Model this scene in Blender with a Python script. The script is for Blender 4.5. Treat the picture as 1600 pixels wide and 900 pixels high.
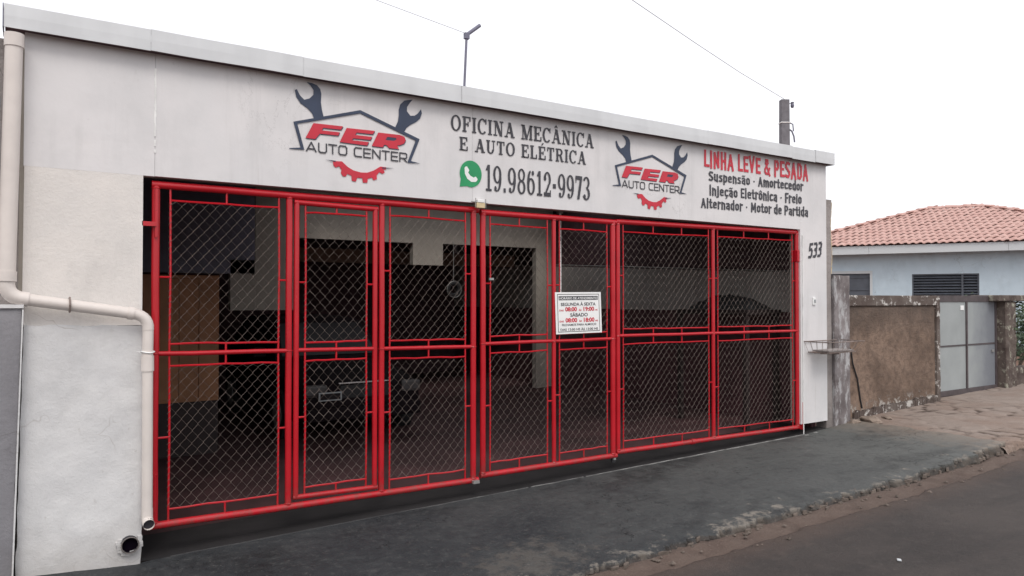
import bpy, bmesh, math, random
from mathutils import Vector, Matrix, noise
R = math.radians
random.seed(5)
for o in list(bpy.data.objects): bpy.data.objects.remove(o)
S = bpy.context.scene
COL = S.collection

# ------------------------------------------------------------------ camera
cd = bpy.data.cameras.new("camera"); cam = bpy.data.objects.new("camera", cd); COL.objects.link(cam)
cam.location = (-0.676, -5.482, 1.53)
cam.rotation_euler = (R(90.893), 0, R(-33.29))
cd.sensor_width = 36.0; cd.lens = 36.0 * 1155 / 1600
cd.clip_start = 0.05; cd.clip_end = 1500
S.camera = cam

# ------------------------------------------------------------------ world, sun, exposure
SUN_EL, SUN_AZ = 52.0, 200.0      # azimuth measured from +Y clockwise
W = bpy.data.worlds.new("World"); S.world = W; W.use_nodes = True
wn = W.node_tree; wn.nodes.clear()
sky = wn.nodes.new("ShaderNodeTexSky"); sky.sky_type = 'NISHITA'; sky.sun_disc = False
sky.sun_elevation = R(SUN_EL); sky.sun_rotation = R(SUN_AZ); sky.dust_density = 4.0
mx = wn.nodes.new("ShaderNodeMix"); mx.data_type = 'RGBA'; mx.inputs[0].default_value = 0.85
wn.links.new(sky.outputs[0], mx.inputs[6]); mx.inputs[7].default_value = (8.45, 8.38, 8.6, 1)   # even white overcast
bg = wn.nodes.new("ShaderNodeBackground"); bg.inputs[1].default_value = 0.1
wo = wn.nodes.new("ShaderNodeOutputWorld")
wn.links.new(mx.outputs[2], bg.inputs[0]); wn.links.new(bg.outputs[0], wo.inputs[0])
sl = bpy.data.lights.new("sun", 'SUN'); sl.energy = 0.8; sl.angle = R(25); sl.color = (1, .96, .91)
sun = bpy.data.objects.new("sun", sl); COL.objects.link(sun)
az = R(SUN_AZ); el = R(SUN_EL)
sd = Vector((math.sin(az) * math.cos(el), math.cos(az) * math.cos(el), math.sin(el)))
sun.rotation_euler = sd.to_track_quat('Z', 'Y').to_euler(); sun.location = (0, 0, 20)
S.view_settings.view_transform = 'Standard'; S.view_settings.look = 'None'
S.view_settings.exposure = 0.62; S.view_settings.gamma = 1.0
S.render.engine = 'CYCLES'

# ------------------------------------------------------------------ materials
class NT:
    def __init__(s, name):
        s.m = bpy.data.materials.new(name); s.m.use_nodes = True
        s.t = s.m.node_tree; s.b = s.t.nodes["Principled BSDF"]
        g = s.t.nodes.new("ShaderNodeNewGeometry"); s.pos = g.outputs["Position"]
    def n(s, k): return s.t.nodes.new(k)
    def l(s, a, b): s.t.links.new(a, b)
    def noise(s, scale, detail=4, stretch=None, rough=.55, dist=0):
        v = s.pos
        if stretch:
            mp = s.n("ShaderNodeMapping"); mp.inputs["Scale"].default_value = stretch; s.l(v, mp.inputs[0]); v = mp.outputs[0]
        t = s.n("ShaderNodeTexNoise"); t.inputs["Scale"].default_value = scale; t.inputs["Detail"].default_value = detail
        t.inputs["Roughness"].default_value = rough; t.inputs["Distortion"].default_value = dist
        s.l(v, t.inputs["Vector"]); return t.outputs[0]
    def ramp(s, v, a, b, lo=0., hi=1.):
        r = s.n("ShaderNodeMapRange"); r.inputs[1].default_value = a; r.inputs[2].default_value = b
        r.inputs[3].default_value = lo; r.inputs[4].default_value = hi; s.l(v, r.inputs[0]); return r.outputs[0]
    def mix(s, f, a, b):
        m = s.n("ShaderNodeMix"); m.data_type = 'RGBA'
        if isinstance(f, (int, float)): m.inputs[0].default_value = f
        else: s.l(f, m.inputs[0])
        for i, c in ((6, a), (7, b)):
            if isinstance(c, tuple): m.inputs[i].default_value = (*c[:3], 1)
            else: s.l(c, m.inputs[i])
        return m.outputs[2]
    def math(s, op, a, b=0.):
        m = s.n("ShaderNodeMath"); m.operation = op
        for i, c in ((0, a), (1, b)):
            if isinstance(c, (int, float)): m.inputs[i].default_value = c
            else: s.l(c, m.inputs[i])
        return m.outputs[0]
    def sep(s):
        x = s.n("ShaderNodeSeparateXYZ"); s.l(s.pos, x.inputs[0]); return x.outputs
    def out(s, col, rough=.8, bump=None, bs=.2, dist=.01, metal=0, spec=.5):
        if isinstance(col, tuple): s.b.inputs["Base Color"].default_value = (*col, 1)
        else: s.l(col, s.b.inputs["Base Color"])
        if isinstance(rough, (int, float)): s.b.inputs["Roughness"].default_value = rough
        else: s.l(rough, s.b.inputs["Roughness"])
        s.b.inputs["Metallic"].default_value = metal; s.b.inputs["Specular IOR Level"].default_value = spec
        if bump is not None:
            b = s.n("ShaderNodeBump"); b.inputs["Strength"].default_value = bs; b.inputs["Distance"].default_value = dist
            s.l(bump, b.inputs["Height"]); s.l(b.outputs[0], s.b.inputs["Normal"])
        return s.m

def simple(name, c, rough=.6, var=.15, scale=6, metal=0, bs=.1, spec=.5):
    t = NT(name); f = t.ramp(t.noise(scale), .3, .7)
    d = tuple(x * (1 - var) for x in c); u = tuple(min(1, x * (1 + var)) for x in c)
    return t.out(t.mix(f, d, u), rough, t.noise(scale * 8), bs, .003, metal, spec)

def m_cladding():
    t = NT("painted_cladding")
    big = t.ramp(t.noise(1.1, 3), .35, .7)
    c = t.mix(big, (.735, .715, .715), (.675, .672, .68))
    blot = t.ramp(t.noise(1.6, 7, (1, 1, .8), .62), .48, .68)
    c = t.mix(t.math('MULTIPLY', blot, .55), c, (.56, .56, .565))
    x, y, z = t.sep()
    sk = t.math('MULTIPLY', t.ramp(t.noise(3, 7, (2.2, 1, .16), .7), .50, .72), t.ramp(t.noise(.9, 3), .45, .6))
    c = t.mix(t.math('MULTIPLY', sk, .38), c, (.47, .465, .46))
    sc = t.math('MULTIPLY', t.ramp(t.noise(21, 7, (1, 1, .8), .72), .64, .70), t.ramp(t.noise(1.7, 3), .5, .6))
    c = t.mix(t.math('MULTIPLY', sc, .30), c, (.36, .35, .34))
    ln = t.math('MULTIPLY', t.ramp(t.math('ABSOLUTE', t.math('SUBTRACT', t.noise(1.3, 8, None, .62, .8), .5)), .0035, 0), t.ramp(t.noise(.7, 2), .52, .58))
    c = t.mix(t.math('MULTIPLY', ln, .5), c, (.30, .29, .28))
    dp = t.math('MULTIPLY', t.ramp(t.noise(9, 4, (3, 1, .10), .6), .62, .70), t.ramp(z, 2.30, 2.60, 1, .25))
    c = t.mix(t.math('MULTIPLY', dp, .30), c, (.45, .42, .40))
    # darker grey towards the top edge of the sheets, broken by noise
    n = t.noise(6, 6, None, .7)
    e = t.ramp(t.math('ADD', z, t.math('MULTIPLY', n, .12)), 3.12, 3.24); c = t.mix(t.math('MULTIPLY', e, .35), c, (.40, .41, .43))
    return t.out(c, .5, t.noise(3.2, 4), .22, .03)
def m_plaster(name, a, b, dirt=(.33, .30, .27), dz=(-.2, .15), bs=.5):
    t = NT(name); f = t.ramp(t.noise(3, 6), .3, .7); c = t.mix(f, a, b)
    sp = t.ramp(t.noise(22, 4), .68, .76); c = t.mix(t.math('MULTIPLY', sp, .35), c, dirt)
    x, y, z = t.sep()
    low = t.ramp(t.math('ADD', z, t.math('MULTIPLY', t.noise(7), .35)), dz[1] + .15, dz[0] + .15)
    c = t.mix(t.math('MULTIPLY', low, .55), c, dirt)
    v = t.n("ShaderNodeTexVoronoi"); v.feature = 'DISTANCE_TO_EDGE'; v.inputs["Scale"].default_value = 1.6
    mp = t.n("ShaderNodeMix"); mp.data_type = 'RGBA'
    nn = t.n("ShaderNodeTexNoise"); nn.inputs["Scale"].default_value = 5; t.l(t.pos, nn.inputs["Vector"])
    va = t.n("ShaderNodeVectorMath"); va.operation = 'MULTIPLY_ADD'; va.inputs[1].default_value = (.5, .5, .5)
    t.l(nn.outputs[1], va.inputs[0]); t.l(t.pos, va.inputs[2]); t.l(va.outputs[0], v.inputs["Vector"])
    cr = t.math('MULTIPLY', t.ramp(v.outputs[0], .013, 0), t.ramp(t.noise(1.4), .52, .58))
    c = t.mix(t.math('MULTIPLY', cr, .6), c, dirt)
    c = t.mix(t.math('MULTIPLY', t.ramp(t.noise(2.1, 7, (1, 1, .6), .68), .50, .66), .28), c, tuple(v*.62 for v in b))
    h = t.math('ADD', t.math('MULTIPLY', t.noise(9, 8, None, .65), .6), t.math('MULTIPLY', t.noise(45, 5, None, .7), .4))
    return t.out(c, .9, h, bs, .03)
def m_ramp():
    t = NT("painted_concrete")
    x, y, z = t.sep()
    n1 = t.noise(1.3, 6); n2 = t.noise(9, 8, None, .7); n3 = t.noise(60, 4)
    c = t.mix(t.ramp(n1, .35, .7), (.026, .0295, .0335), (.044, .0475, .0505))
    c = t.mix(t.math('MULTIPLY', t.ramp(t.math('ADD', x, t.math('MULTIPLY', n1, 3)), 3.4, 9.8), .85), c, (.125, .130, .122))
    c = t.mix(t.math('MULTIPLY', t.ramp(n2, .52, .75), .30), c, (.095, .093, .088))
    dark = t.ramp(t.noise(3.1, 6, (1, 1.6, 1)), .56, .70); c = t.mix(t.math('MULTIPLY', dark, .45), c, (.016, .017, .019))
    oil = t.math('MULTIPLY', t.ramp(t.noise(.55, 3, (.6, 1.6, 1), .5, .5), .57, .66), t.ramp(t.noise(6, 6, None, .7), .35, .6)); c = t.mix(t.math('MULTIPLY', oil, .6), c, (.011, .011, .012))
    # paint worn off towards the kerb
    e = t.math('ADD', t.math('MULTIPLY', y, -1.), t.math('MULTIPLY', t.math('SUBTRACT', n1, .5), 1.1))
    e = t.math('ADD', e, t.math('MULTIPLY', t.math('SUBTRACT', n2, .5), 1.7))
    c = t.mix(t.math('MULTIPLY', t.ramp(e, 1.74, 1.88), .9), c, (.21, .19, .165))
    # bare patch in front of the second leaf
    dx = t.math('SUBTRACT', x, 2.15); dy = t.math('ADD', y, 1.42)
    d = t.math('SQRT', t.math('ADD', t.math('POWER', t.math('MULTIPLY', dx, .75), 2), t.math('POWER', dy, 2)))
    d = t.math('ADD', d, t.math('MULTIPLY', t.math('SUBTRACT', n2, .5), 1.6))
    c = t.mix(t.math('MULTIPLY', t.ramp(d, .34, .10), .55), c, (.12, .11, .097))
    sp = t.ramp(t.noise(38, 3), .66, .74); c = t.mix(t.math('MULTIPLY', sp, .45), c, (.20, .195, .18))
    m1 = t.noise(17, 6, None, .75); c = t.mix(t.math('MULTIPLY', t.ramp(m1, .54, .66), .35), c, (.11, .112, .108)); c = t.mix(t.math('MULTIPLY', t.ramp(m1, .44, .34), .5), c, (.012, .013, .015))
    # brown dust blown in from the neighbouring pavement
    c = t.mix(t.math('MULTIPLY', t.ramp(t.math('ADD', x, t.math('MULTIPLY', n2, 1.2)), 8.0, 8.9), .7), c, (.25, .20, .16))
    hc = t.math('MULTIPLY', t.ramp(t.math('ABSOLUTE', t.math('SUBTRACT', t.noise(1.9, 7, None, .6, .6), .5)), .004, 0), t.ramp(t.noise(.8, 2), .54, .60)); c = t.mix(t.math('MULTIPLY', hc, .4), c, (.012, .011, .011))
    a = t.n("ShaderNodeAttribute"); a.attribute_name = 'shaded_silt'
    c = t.mix(t.math('MULTIPLY', a.outputs["Fac"], .9), c, (.050, .038, .031))  # kerb face darkened: dirt colour that also stands in for its shadow line
    h = t.math('SUBTRACT', t.math('ADD', t.math('MULTIPLY', n2, .6), t.math('MULTIPLY', n3, .45)), hc)
    return t.out(c, t.ramp(n2, .3, .7, .5, .85), h, .8, .014, 0, .35)
def m_road():
    t = NT("asphalt"); x, y, z = t.sep()
    n1 = t.noise(.9, 6); n2 = t.noise(7, 8, None, .7); n3 = t.noise(150, 2)
    c = t.mix(t.ramp(n1, .35, .65), (.038, .031, .029), (.064, .053, .048))
    c = t.mix(t.math('MULTIPLY', t.ramp(n2, .5, .75), .35), c, (.10, .083, .073))
    c = t.mix(t.math('MULTIPLY', t.ramp(n3, .6, .75), .45), c, (.15, .13, .115))
    c = t.mix(t.math('MULTIPLY', t.ramp(t.noise(3.1, 6, (.5, 2, 1)), .57, .72), .5), c, (.026, .023, .022))
    oil = t.math('MULTIPLY', t.ramp(t.noise(.7, 4, (.35, 2.2, 1), .5, .4), .55, .64), t.ramp(t.noise(9, 6, None, .7), .35, .6)); c = t.mix(t.math('MULTIPLY', oil, .5), c, (.020, .018, .018))
    ck = t.math('MULTIPLY', t.ramp(t.math('ABSOLUTE', t.math('SUBTRACT', t.noise(.9, 8, None, .6, .7), .5)), .003, 0), t.ramp(t.noise(.5, 2), .50, .56)); c = t.mix(t.math('MULTIPLY', ck, .8), c, (.010, .009, .009))
    e = t.math('ADD', y, t.math('MULTIPLY', n2, .35)); c = t.mix(t.math('MULTIPLY', t.ramp(e, -2.15, -1.80), .6), c, (.11, .07, .053))
    c = t.mix(t.math('MULTIPLY', t.ramp(t.noise(34, 6, None, .75), .56, .70), .5), c, (.115, .098, .088))
    c = t.mix(t.math('MULTIPLY', t.ramp(t.noise(58, 4, None, .7), .60, .70), .5), c, (.018, .016, .015))
    h = t.math('ADD', t.math('MULTIPLY', n3, .7), t.math('ADD', n2, t.noise(34, 6, None, .75)))
    return t.out(c, .85, h, 1.0, .012)
def m_earth(name, a, b):
    t = NT(name); n2 = t.noise(6, 8, None, .7); n3 = t.noise(50, 4)
    c = t.mix(t.ramp(n2, .3, .7), a, b); c = t.mix(t.math('MULTIPLY', t.ramp(n3, .6, .7), .4), c, tuple(v * 1.9 for v in b))
    c = t.mix(t.math('MULTIPLY', t.ramp(t.noise(2.3, 5), .55, .7), .5), c, tuple(v * .5 for v in a))
    return t.out(c, .95, t.math('ADD', n2, t.math('MULTIPLY', n3, .5)), .8, .02)
def m_metal_red():
    t = NT("red_enamel"); f = t.ramp(t.noise(4), .3, .7); c = t.mix(f, (.44, .009, .017), (.52, .014, .025))
    ch = t.ramp(t.noise(35, 3, None, .7), .70, .74); c = t.mix(t.math('MULTIPLY', ch, .7), c, (.12, .03, .025))
    dz_ = t.math('MULTIPLY', t.ramp(t.sep()[2], .22, -.02), t.ramp(t.noise(18, 6, None, .7), .42, .6)); c = t.mix(t.math('MULTIPLY', dz_, .55), c, (.13, .07, .055))
    c = t.mix(t.math('MULTIPLY', t.ramp(t.noise(7, 6, (1, 1, .4), .7), .58, .7), .35), c, (.22, .012, .018))
    return t.out(c, .24, t.noise(60), .12, .002)

M = {}
M['clad'] = m_cladding()
M['flash'] = (lambda t: t.out(t.mix(t.math('MULTIPLY', t.ramp(t.noise(2.5, 6, (1.5, 1, .3)), .45, .75), .5), (.66, .68, .695), (.50, .515, .53)), .5, t.noise(2.2, 3), .25, .03))(NT("flashing_metal"))
M['seal'] = simple("sealant", (.80, .80, .79), .6)
M['plaster'] = m_plaster("white_plaster", (.70, .695, .69), (.61, .61, .615), (.36, .33, .30), bs=.32)
M['plaster_up'] = m_plaster("upper_plaster", (.78, .74, .70), (.68, .655, .63), (.45, .41, .38), (-.5, -.2), .3)
M['grey_plaster'] = m_plaster("grey_render", (.27, .265, .28), (.215, .21, .225), (.13, .12, .12), (-.2, .2), .4)
M['weath'] = m_plaster("weathered_render", (.38, .345, .33), (.24, .215, .205), (.10, .085, .08), (-.1, .4), .9)
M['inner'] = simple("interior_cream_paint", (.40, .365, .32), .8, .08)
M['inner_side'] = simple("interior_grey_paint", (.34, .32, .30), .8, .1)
M['inner_dark'] = simple("interior_haze_dark", (.085, .045, .052), .8, .3)  # maroon lift in the dark colour stands in for haze over the interior
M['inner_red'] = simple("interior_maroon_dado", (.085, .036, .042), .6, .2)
M['floor2'] = simple('haze_tinted_floor', (.075, .036, .038), .7, .4, 2)  # maroon tint stands in for haze over the inner floor
M['floor'] = simple("gate_shade_floor", (.019, .017, .018), .8, .35, 3)  # front floor strip, darkened to stand in for shade beneath the gate
M['red'] = m_metal_red()
M['wire'] = simple("galvanized_wire", (.185, .150, .130), .6, .35, 14, .2)
M['navy'] = simple("navy_vinyl", (.030, .045, .085), .45, .15, 5)
M['black'] = simple("black_vinyl", (.045, .045, .055), .5, .2, 5)
M['redv'] = simple("red_vinyl", (.56, .022, .045), .45, .12, 5)
M['green'] = simple("green_vinyl", (.015, .30, .11), .4, .25, 3)
M['white'] = simple("white_vinyl", (.82, .83, .82), .45, .04)
M['greyv'] = simple("grey_vinyl", (.30, .32, .33), .5, .1)
M['pvc'] = simple("cream_pvc", (.69, .635, .595), .4, .07, 5)
M['pvcdark'] = simple("dark_pipe", (.02, .018, .025), .6)
M['zinc'] = simple("zinc", (.34, .34, .33), .5, .2, 12, .6)
M['rusty'] = simple("rusty_wire", (.26, .21, .19), .7, .4, 20, .3)
M['brass'] = simple("yellowed_plastic", (.62, .50, .30), .5, .2, 20)
M['void'] = simple('drain_shade', (.006, .004, .008), 1, .1, 6, 0, .1, 0)
M['rubber'] = simple("rubber", (.018, .018, .02), .7)
M['ramp'] = m_ramp(); M['road'] = m_road()
M['gutter'] = m_earth("red_silt", (.085, .058, .047), (.125, .092, .075))
def m_crack():
    t = NT("tan_concrete"); n2 = t.noise(6, 8, None, .7); n3 = t.noise(45, 4, None, .7); a = t.n("ShaderNodeAttribute"); a.attribute_name = 'shaded_silt'
    c = t.mix(t.ramp(n2, .3, .7), (.22, .175, .148), (.31, .255, .22))
    c = t.mix(t.math('MULTIPLY', t.ramp(t.noise(1.3, 5), .45, .65), .45), c, (.20, .125, .09))
    c = t.mix(t.math('MULTIPLY', t.ramp(n3, .58, .7), .4), c, (.40, .34, .29))
    c = t.mix(t.ramp(a.outputs["Fac"], .10, .6, 0, .9), c, (.055, .036, .028))  # crack darkening: dirt colour that also stands in for weak crack shade
    return t.out(c, .95, t.math('ADD', n2, t.math('MULTIPLY', n3, .6)), .9, .02)
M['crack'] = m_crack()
M['earth'] = m_earth("red_earth", (.14, .075, .05), (.17, .10, .07))
M['joint'] = (lambda t: t.out(t.mix(t.ramp(t.math('ADD', t.sep()[0], t.math('MULTIPLY', t.noise(5, 5), 3)), 3, 6.5), (.055, .055, .056), t.mix(t.ramp(t.noise(9), .4, .6), (.14, .14, .135), (.30, .30, .29))), .9, t.noise(40), .5, .01))(NT('pale_mortar'))
M['crumb'] = simple('concrete_crumbs', (.13, .105, .088), .95, .45, 9, 0, .6)
M['stone'] = simple("rubble", (.24, .19, .155), .95, .3, 12, 0, .6)
def m_brownwall():
    t = NT("bare_brown_render"); x, y, z = t.sep()
    n1 = t.noise(2.2, 6); n2 = t.noise(11, 8, None, .7)
    c = t.mix(t.ramp(n1, .35, .65), (.135, .092, .068), (.27, .19, .142))
    c = t.mix(t.math('MULTIPLY', t.ramp(n2, .45, .62), .6), c, (.095, .066, .052))
    up = t.ramp(t.math('ADD', z, t.math('MULTIPLY', t.noise(4, 5, (3, 1, .3)), .5)), 1.25, 1.75); c = t.mix(t.math('MULTIPLY', up, .75), c, (.09, .07, .06))
    peel = t.math('MULTIPLY', t.ramp(n2, .52, .60), t.ramp(t.math('ADD', z, t.math('MULTIPLY', n1, .2)), .34, .20)); c = t.mix(peel, c, (.50, .47, .43))
    return t.out(c, .95, t.math('ADD', n2, t.math('MULTIPLY', t.noise(50, 4), .4)), .9, .03)
M['brown'] = m_brownwall()
def m_cap():
    t = NT("peeling_cap"); n2 = t.noise(9, 8, (1, 1, 1), .7)
    c = t.mix(t.ramp(t.noise(2.5), .4, .6), (.10, .075, .065), (.15, .125, .11)); c = t.mix(t.ramp(n2, .555, .60), c, (.55, .53, .50))
    return t.out(c, .95, n2, .8, .03)
M['cap'] = m_cap()
M['peel'] = (lambda t: t.out(t.mix(t.ramp(t.noise(9, 8, (1, 1, .35), .72), .50, .58), t.mix(t.ramp(t.noise(3.5, 6), .4, .6), (.14, .12, .12), (.26, .235, .235)), (.43, .425, .43)), .95, t.noise(9, 8, (1, 1, .35), .72), .9, .03))(NT("peeling_render"))
M['moss'] = (lambda t: t.out(t.mix(t.ramp(t.noise(8, 7, None, .7), .54, .64), t.mix(t.ramp(t.noise(3), .4, .6), (.055, .038, .033), (.12, .095, .082)), (.33, .32, .26)), .95, t.noise(14, 6), .8, .03))(NT("mossy_render"))
M['gatepanel'] = (lambda t: t.out(t.mix(t.math('MULTIPLY', t.ramp(t.math('ADD', t.sep()[0], t.noise(3, 4)), 11.95, 12.5), .75), t.mix(t.ramp(t.noise(3), .3, .7), (.285, .31, .312), (.335, .362, .365)), (.13, .14, .17)), .6, t.noise(5), .15, .02))(NT("grey_steel_sheet"))
M['gateframe'] = simple("brown_steel", (.075, .06, .063), .6, .25, 10)
M['blue'] = m_plaster("pale_blue_render", (.56, .66, .73), (.50, .60, .67), (.30, .35, .38), (0, .3), .2)
M['fascia'] = (lambda t: t.out(t.mix(t.ramp(t.noise(1.5, 6, (1, 1, 1.5)), .58, .64), (.56, .585, .60), (.36, .35, .35)), .8, t.noise(8), .2, .01))(NT("stained_fascia"))
M['tile'] = (lambda t: t.out(t.mix(t.ramp(t.noise(4.5, 7, None, .75), .36, .64), (.46, .27, .235), (.56, .37, .325)), .8, t.noise(30), .3, .01))(NT("clay_tile"))
M['shutter'] = simple("dark_shutter", (.085, .095, .115), .5, .15)
M['glass'] = simple("dark_glass", (.015, .012, .014), .35, .1, 6, 0, .05, .15)
M['wood'] = simple("orange_plywood", (.30, .135, .06), .6, .2, 4)
M['beam'] = simple("timber", (.21, .13, .09), .7, .25, 6)
M['car'] = simple("dark_car_paint", (.010, .006, .008), .7, .1, 6, 0, .1, .12)
M['chrome'] = simple("chrome", (.6, .6, .6), .25, .05, 6, .9)
M['lamp'] = simple("headlight_lens", (.05, .045, .045), .4, .05)
M['wood_dark'] = simple("dark_workbench", (.022, .013, .013), .7, .2)
M['concrete'] = simple("pole_concrete", (.17, .165, .18), .9, .2, 6)
M['cable'] = simple("cable", (.30, .30, .32), .6)
M['mast'] = simple("mast_steel", (.16, .16, .22), .5)
def m_leaf():
    t = NT("leaf"); c = t.mix(t.ramp(t.noise(9, 3), .35, .65), (.020, .042, .018), (.055, .090, .035)); return t.out(c, .55)
M['leaf'] = m_leaf()
M['bark'] = simple("bark", (.12, .09, .07), .9)

# ------------------------------------------------------------------ mesh helpers
class MB:
    def __init__(s): s.v = []; s.f = []
    def add(s, v, f):
        b = len(s.v); s.v += [tuple(p) for p in v]; s.f += [tuple(i + b for i in q) for q in f]; return s
    def box(s, x0, x1, y0, y1, z0, z1):
        return s.add([(x0,y0,z0),(x1,y0,z0),(x1,y1,z0),(x0,y1,z0),(x0,y0,z1),(x1,y0,z1),(x1,y1,z1),(x0,y1,z1)],
                     [(0,3,2,1),(4,5,6,7),(0,1,5,4),(1,2,6,5),(2,3,7,6),(3,0,4,7)])
    def prism(s, pts, y0, y1):      # outline in x,z
        n = len(pts); s.add([(x, y0, z) for x, z in pts] + [(x, y1, z) for x, z in pts],
              [tuple(range(n)), tuple(range(2*n-1, n-1, -1))] + [(i, i+n, (i+1) % n + n, (i+1) % n) for i in range(n)]); return s
    def tube(s, pts, r, n=8, cap=True, closed=False):
        pts = [Vector(p) for p in pts]; k = len(pts); base = len(s.v); rr = r if isinstance(r, (list, tuple)) else [r]*k
        prev = None
        for i, p in enumerate(pts):
            if closed: d = pts[(i+1) % k] - pts[i-1]
            else: d = pts[min(i+1, k-1)] - pts[max(i-1, 0)]
            d.normalize()
            if prev is None: a = d.orthogonal().normalized()
            else: a = (prev - d * prev.dot(d)).normalized()
            prev = a; b = d.cross(a)
            for j in range(n):
                t = 2*math.pi*j/n; q = p + (a*math.cos(t) + b*math.sin(t))*rr[i]; s.v.append(tuple(q))
        m = k if closed else k-1
        for i in range(m):
            for j in range(n):
                i2 = (i+1) % k
                s.f.append((base+i*n+j, base+i*n+(j+1) % n, base+i2*n+(j+1) % n, base+i2*n+j))
        if cap and not closed:
            s.f.append(tuple(base+j for j in range(n-1, -1, -1))); s.f.append(tuple(base+(k-1)*n+j for j in range(n)))
        return s
    def build(s, name, mat, parent=None, smooth=False, bevel=0, kind=None, label=None):
        me = bpy.data.meshes.new(name); me.from_pydata(s.v, [], s.f); me.materials.append(M[mat]); me.update()
        bm = bmesh.new(); bm.from_mesh(me); bmesh.ops.recalc_face_normals(bm, faces=bm.faces)
        if bevel: bmesh.ops.bevel(bm, geom=list(bm.edges), offset=bevel, segments=2, affect='EDGES', profile=.6)
        bm.to_mesh(me); bm.free()
        if smooth:
            for p in me.polygons: p.use_smooth = True
            try: me.set_sharp_from_angle(angle=R(40))
            except Exception: pass
        o = bpy.data.objects.new(name, me); COL.objects.link(o)
        if parent: o.parent = parent
        if kind: o['kind'] = kind
        if label: o['label'] = label
        return o
def tag(o, label, cat, group=None):
    o['label'] = label; o['category'] = cat
    if group: o['group'] = group
    return o
def thing(name, label, cat, loc=(0, 0, 0), rz=0, group=None):
    o = bpy.data.objects.new(name, None); COL.objects.link(o); o.location = loc; o.rotation_euler = (0, 0, rz)
    return tag(o, label, cat, group)
def ip(x, tab):
    if x <= tab[0][0]: return tab[0][1]
    for (a, u), (b, v) in zip(tab, tab[1:]):
        if x <= b: return u + (v-u)*(x-a)/(b-a)
    return tab[-1][1]
def N(x, y, z=0, s=1): return noise.noise(Vector((x*s, y*s, z*s)))
def fbm(x, y, z=0): return noise.fractal(Vector((x, y, z)), 1., 2., 4)

# ------------------------------------------------------------------ ground
ZW = [(-8, -.22), (-.7, -.17), (-.03, -.215), (7.04, -.083), (8.1, -.01), (10.3, .075), (12.2, .125), (22, .40)]
ZK = [(-8, -.40), (0, -.285), (2.9, -.188), (4.5, -.142), (5.5, -.126), (6.4, -.095), (7.2, -.045), (7.9, .0), (8.6, .025), (22, .56)]
ZR = [(-8, -.46), (0, -.30), (2.6, -.207), (4.2, -.181), (5.2, -.160), (6.5, -.134), (7.8, -.09), (22, .44)]
YK, YR = -1.78, -2.0
def zwalk(x, y):
    t = min(1, max(0, y/YK)); return ip(x, ZW)*(1-t) + ip(x, ZK)*t
def zroad(x, y): return ip(x, ZR) + .02*min(3, max(0, YR - y))
def grid(name, xs, rows, fn, mat, kind='structure', parent=None):
    b = MB(); n = len(xs)
    b.v = [fn(x, r) for r in range(rows) for x in xs]
    b.f = [(r*n+i, r*n+i+1, (r+1)*n+i+1, (r+1)*n+i) for r in range(rows-1) for i in range(n-1)]
    me = bpy.data.meshes.new(name); me.from_pydata(b.v, [], b.f); me.materials.append(M[mat])
    for p in me.polygons: p.use_smooth = True
    if me.polygons[0].normal.z < 0: me.flip_normals()
    o = bpy.data.objects.new(name, me); COL.objects.link(o)
    if kind: o['kind'] = kind
    if parent: o.parent = parent
    return o
def frange(a, b, s):
    n = max(1, int(round((b-a)/s))); return [a + (b-a)*i/n for i in range(n+1)]

# terrain sheet under everything, out to the horizon
gx = [-400, -100, -30, -8] + frange(-6, 22, 1.0) + [30, 60, 150, 400]
gy = [-400, -100, -30, -12, -9, -6, -4, -2.6, -2.0, -1.4, -.7, 0, 2, 5, 9, 15, 30, 60, 150, 400]
def gfn(x, r):
    y = gy[r]
    xc = max(-8, min(22, x))
    return (x, y, min(ip(xc, ZW), ip(xc, ZR)) - .13)
o = grid('ground', gx, len(gy), gfn, 'earth'); o['label'] = 'reddish bare earth around the plots'

def kerb_off(x):      # broken edge
    a = .05*fbm(x*2.3, 3.1) + .045*fbm(x*9, 7.7) + .035*N(x, 1, 0, 31)
    return a
def walkfn(x0, x1, rows, left=None, right=None, cracks=False, lift=0.):
    pass
NR = 64
def rampfn(x, r):
    rt = NR - 6
    ye = YK + kerb_off(x) + .02
    if r <= rt:
        t = r/rt; y = -.012 + (ye + .012)*t
        xx = x
        if x > 7.4:      # ragged right-hand edge where the paint screed stops
            k = (x-7.4)/.75; edge = 8.17 - .10*t + .10*fbm(y*2.0, 9) + .04*fbm(y*9, 2); xx = 7.4 + k*(edge-7.4)
        z = zwalk(xx, y) + .004 + .0035*fbm(xx*2, y*2) + .002*fbm(xx*9, y*9)
        if t > .80: z += (.010*N(xx*9, y*9, 4) - .016*max(0, fbm(xx*5, y*5, 4)))*((t-.80)/.20)
        # chipped, spalled hollows near the kerb
        return (xx, y, z + (.0 if xx < 8.05 else -.0))
    q = (r-rt)/6.; xx = x if x <= 7.4 else 7.4 + (x-7.4)/.75*(8.07-7.4)
    jag = .02*fbm(x*12, r*1.3) + .012*N(x, r, 5, 23)
    zt = zwalk(xx, ye) - .010; zb = ip(xx, ZR) - .05
    return (xx, ye - .004 - .03*q + jag*min(1, q*1.5)*.8 , (zt+.008*fbm(x*9, 2)) + (zb-zt)*q)
px_ = frange(-6, -.6, .2)[:-1] + frange(-.6, 8.15, .022)
o = grid('painted_pavement', px_, NR+1, rampfn, 'ramp')
at = o.data.attributes.new('shaded_silt', 'FLOAT', 'POINT')
at.data.foreach_set('value', [0. if r <= NR-6 else .75 for r in range(NR+1) for x in px_])
o.data.set_sharp_from_angle(angle=R(35)); o['label'] = 'dark painted concrete driveway ramp in front of the gates'

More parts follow.
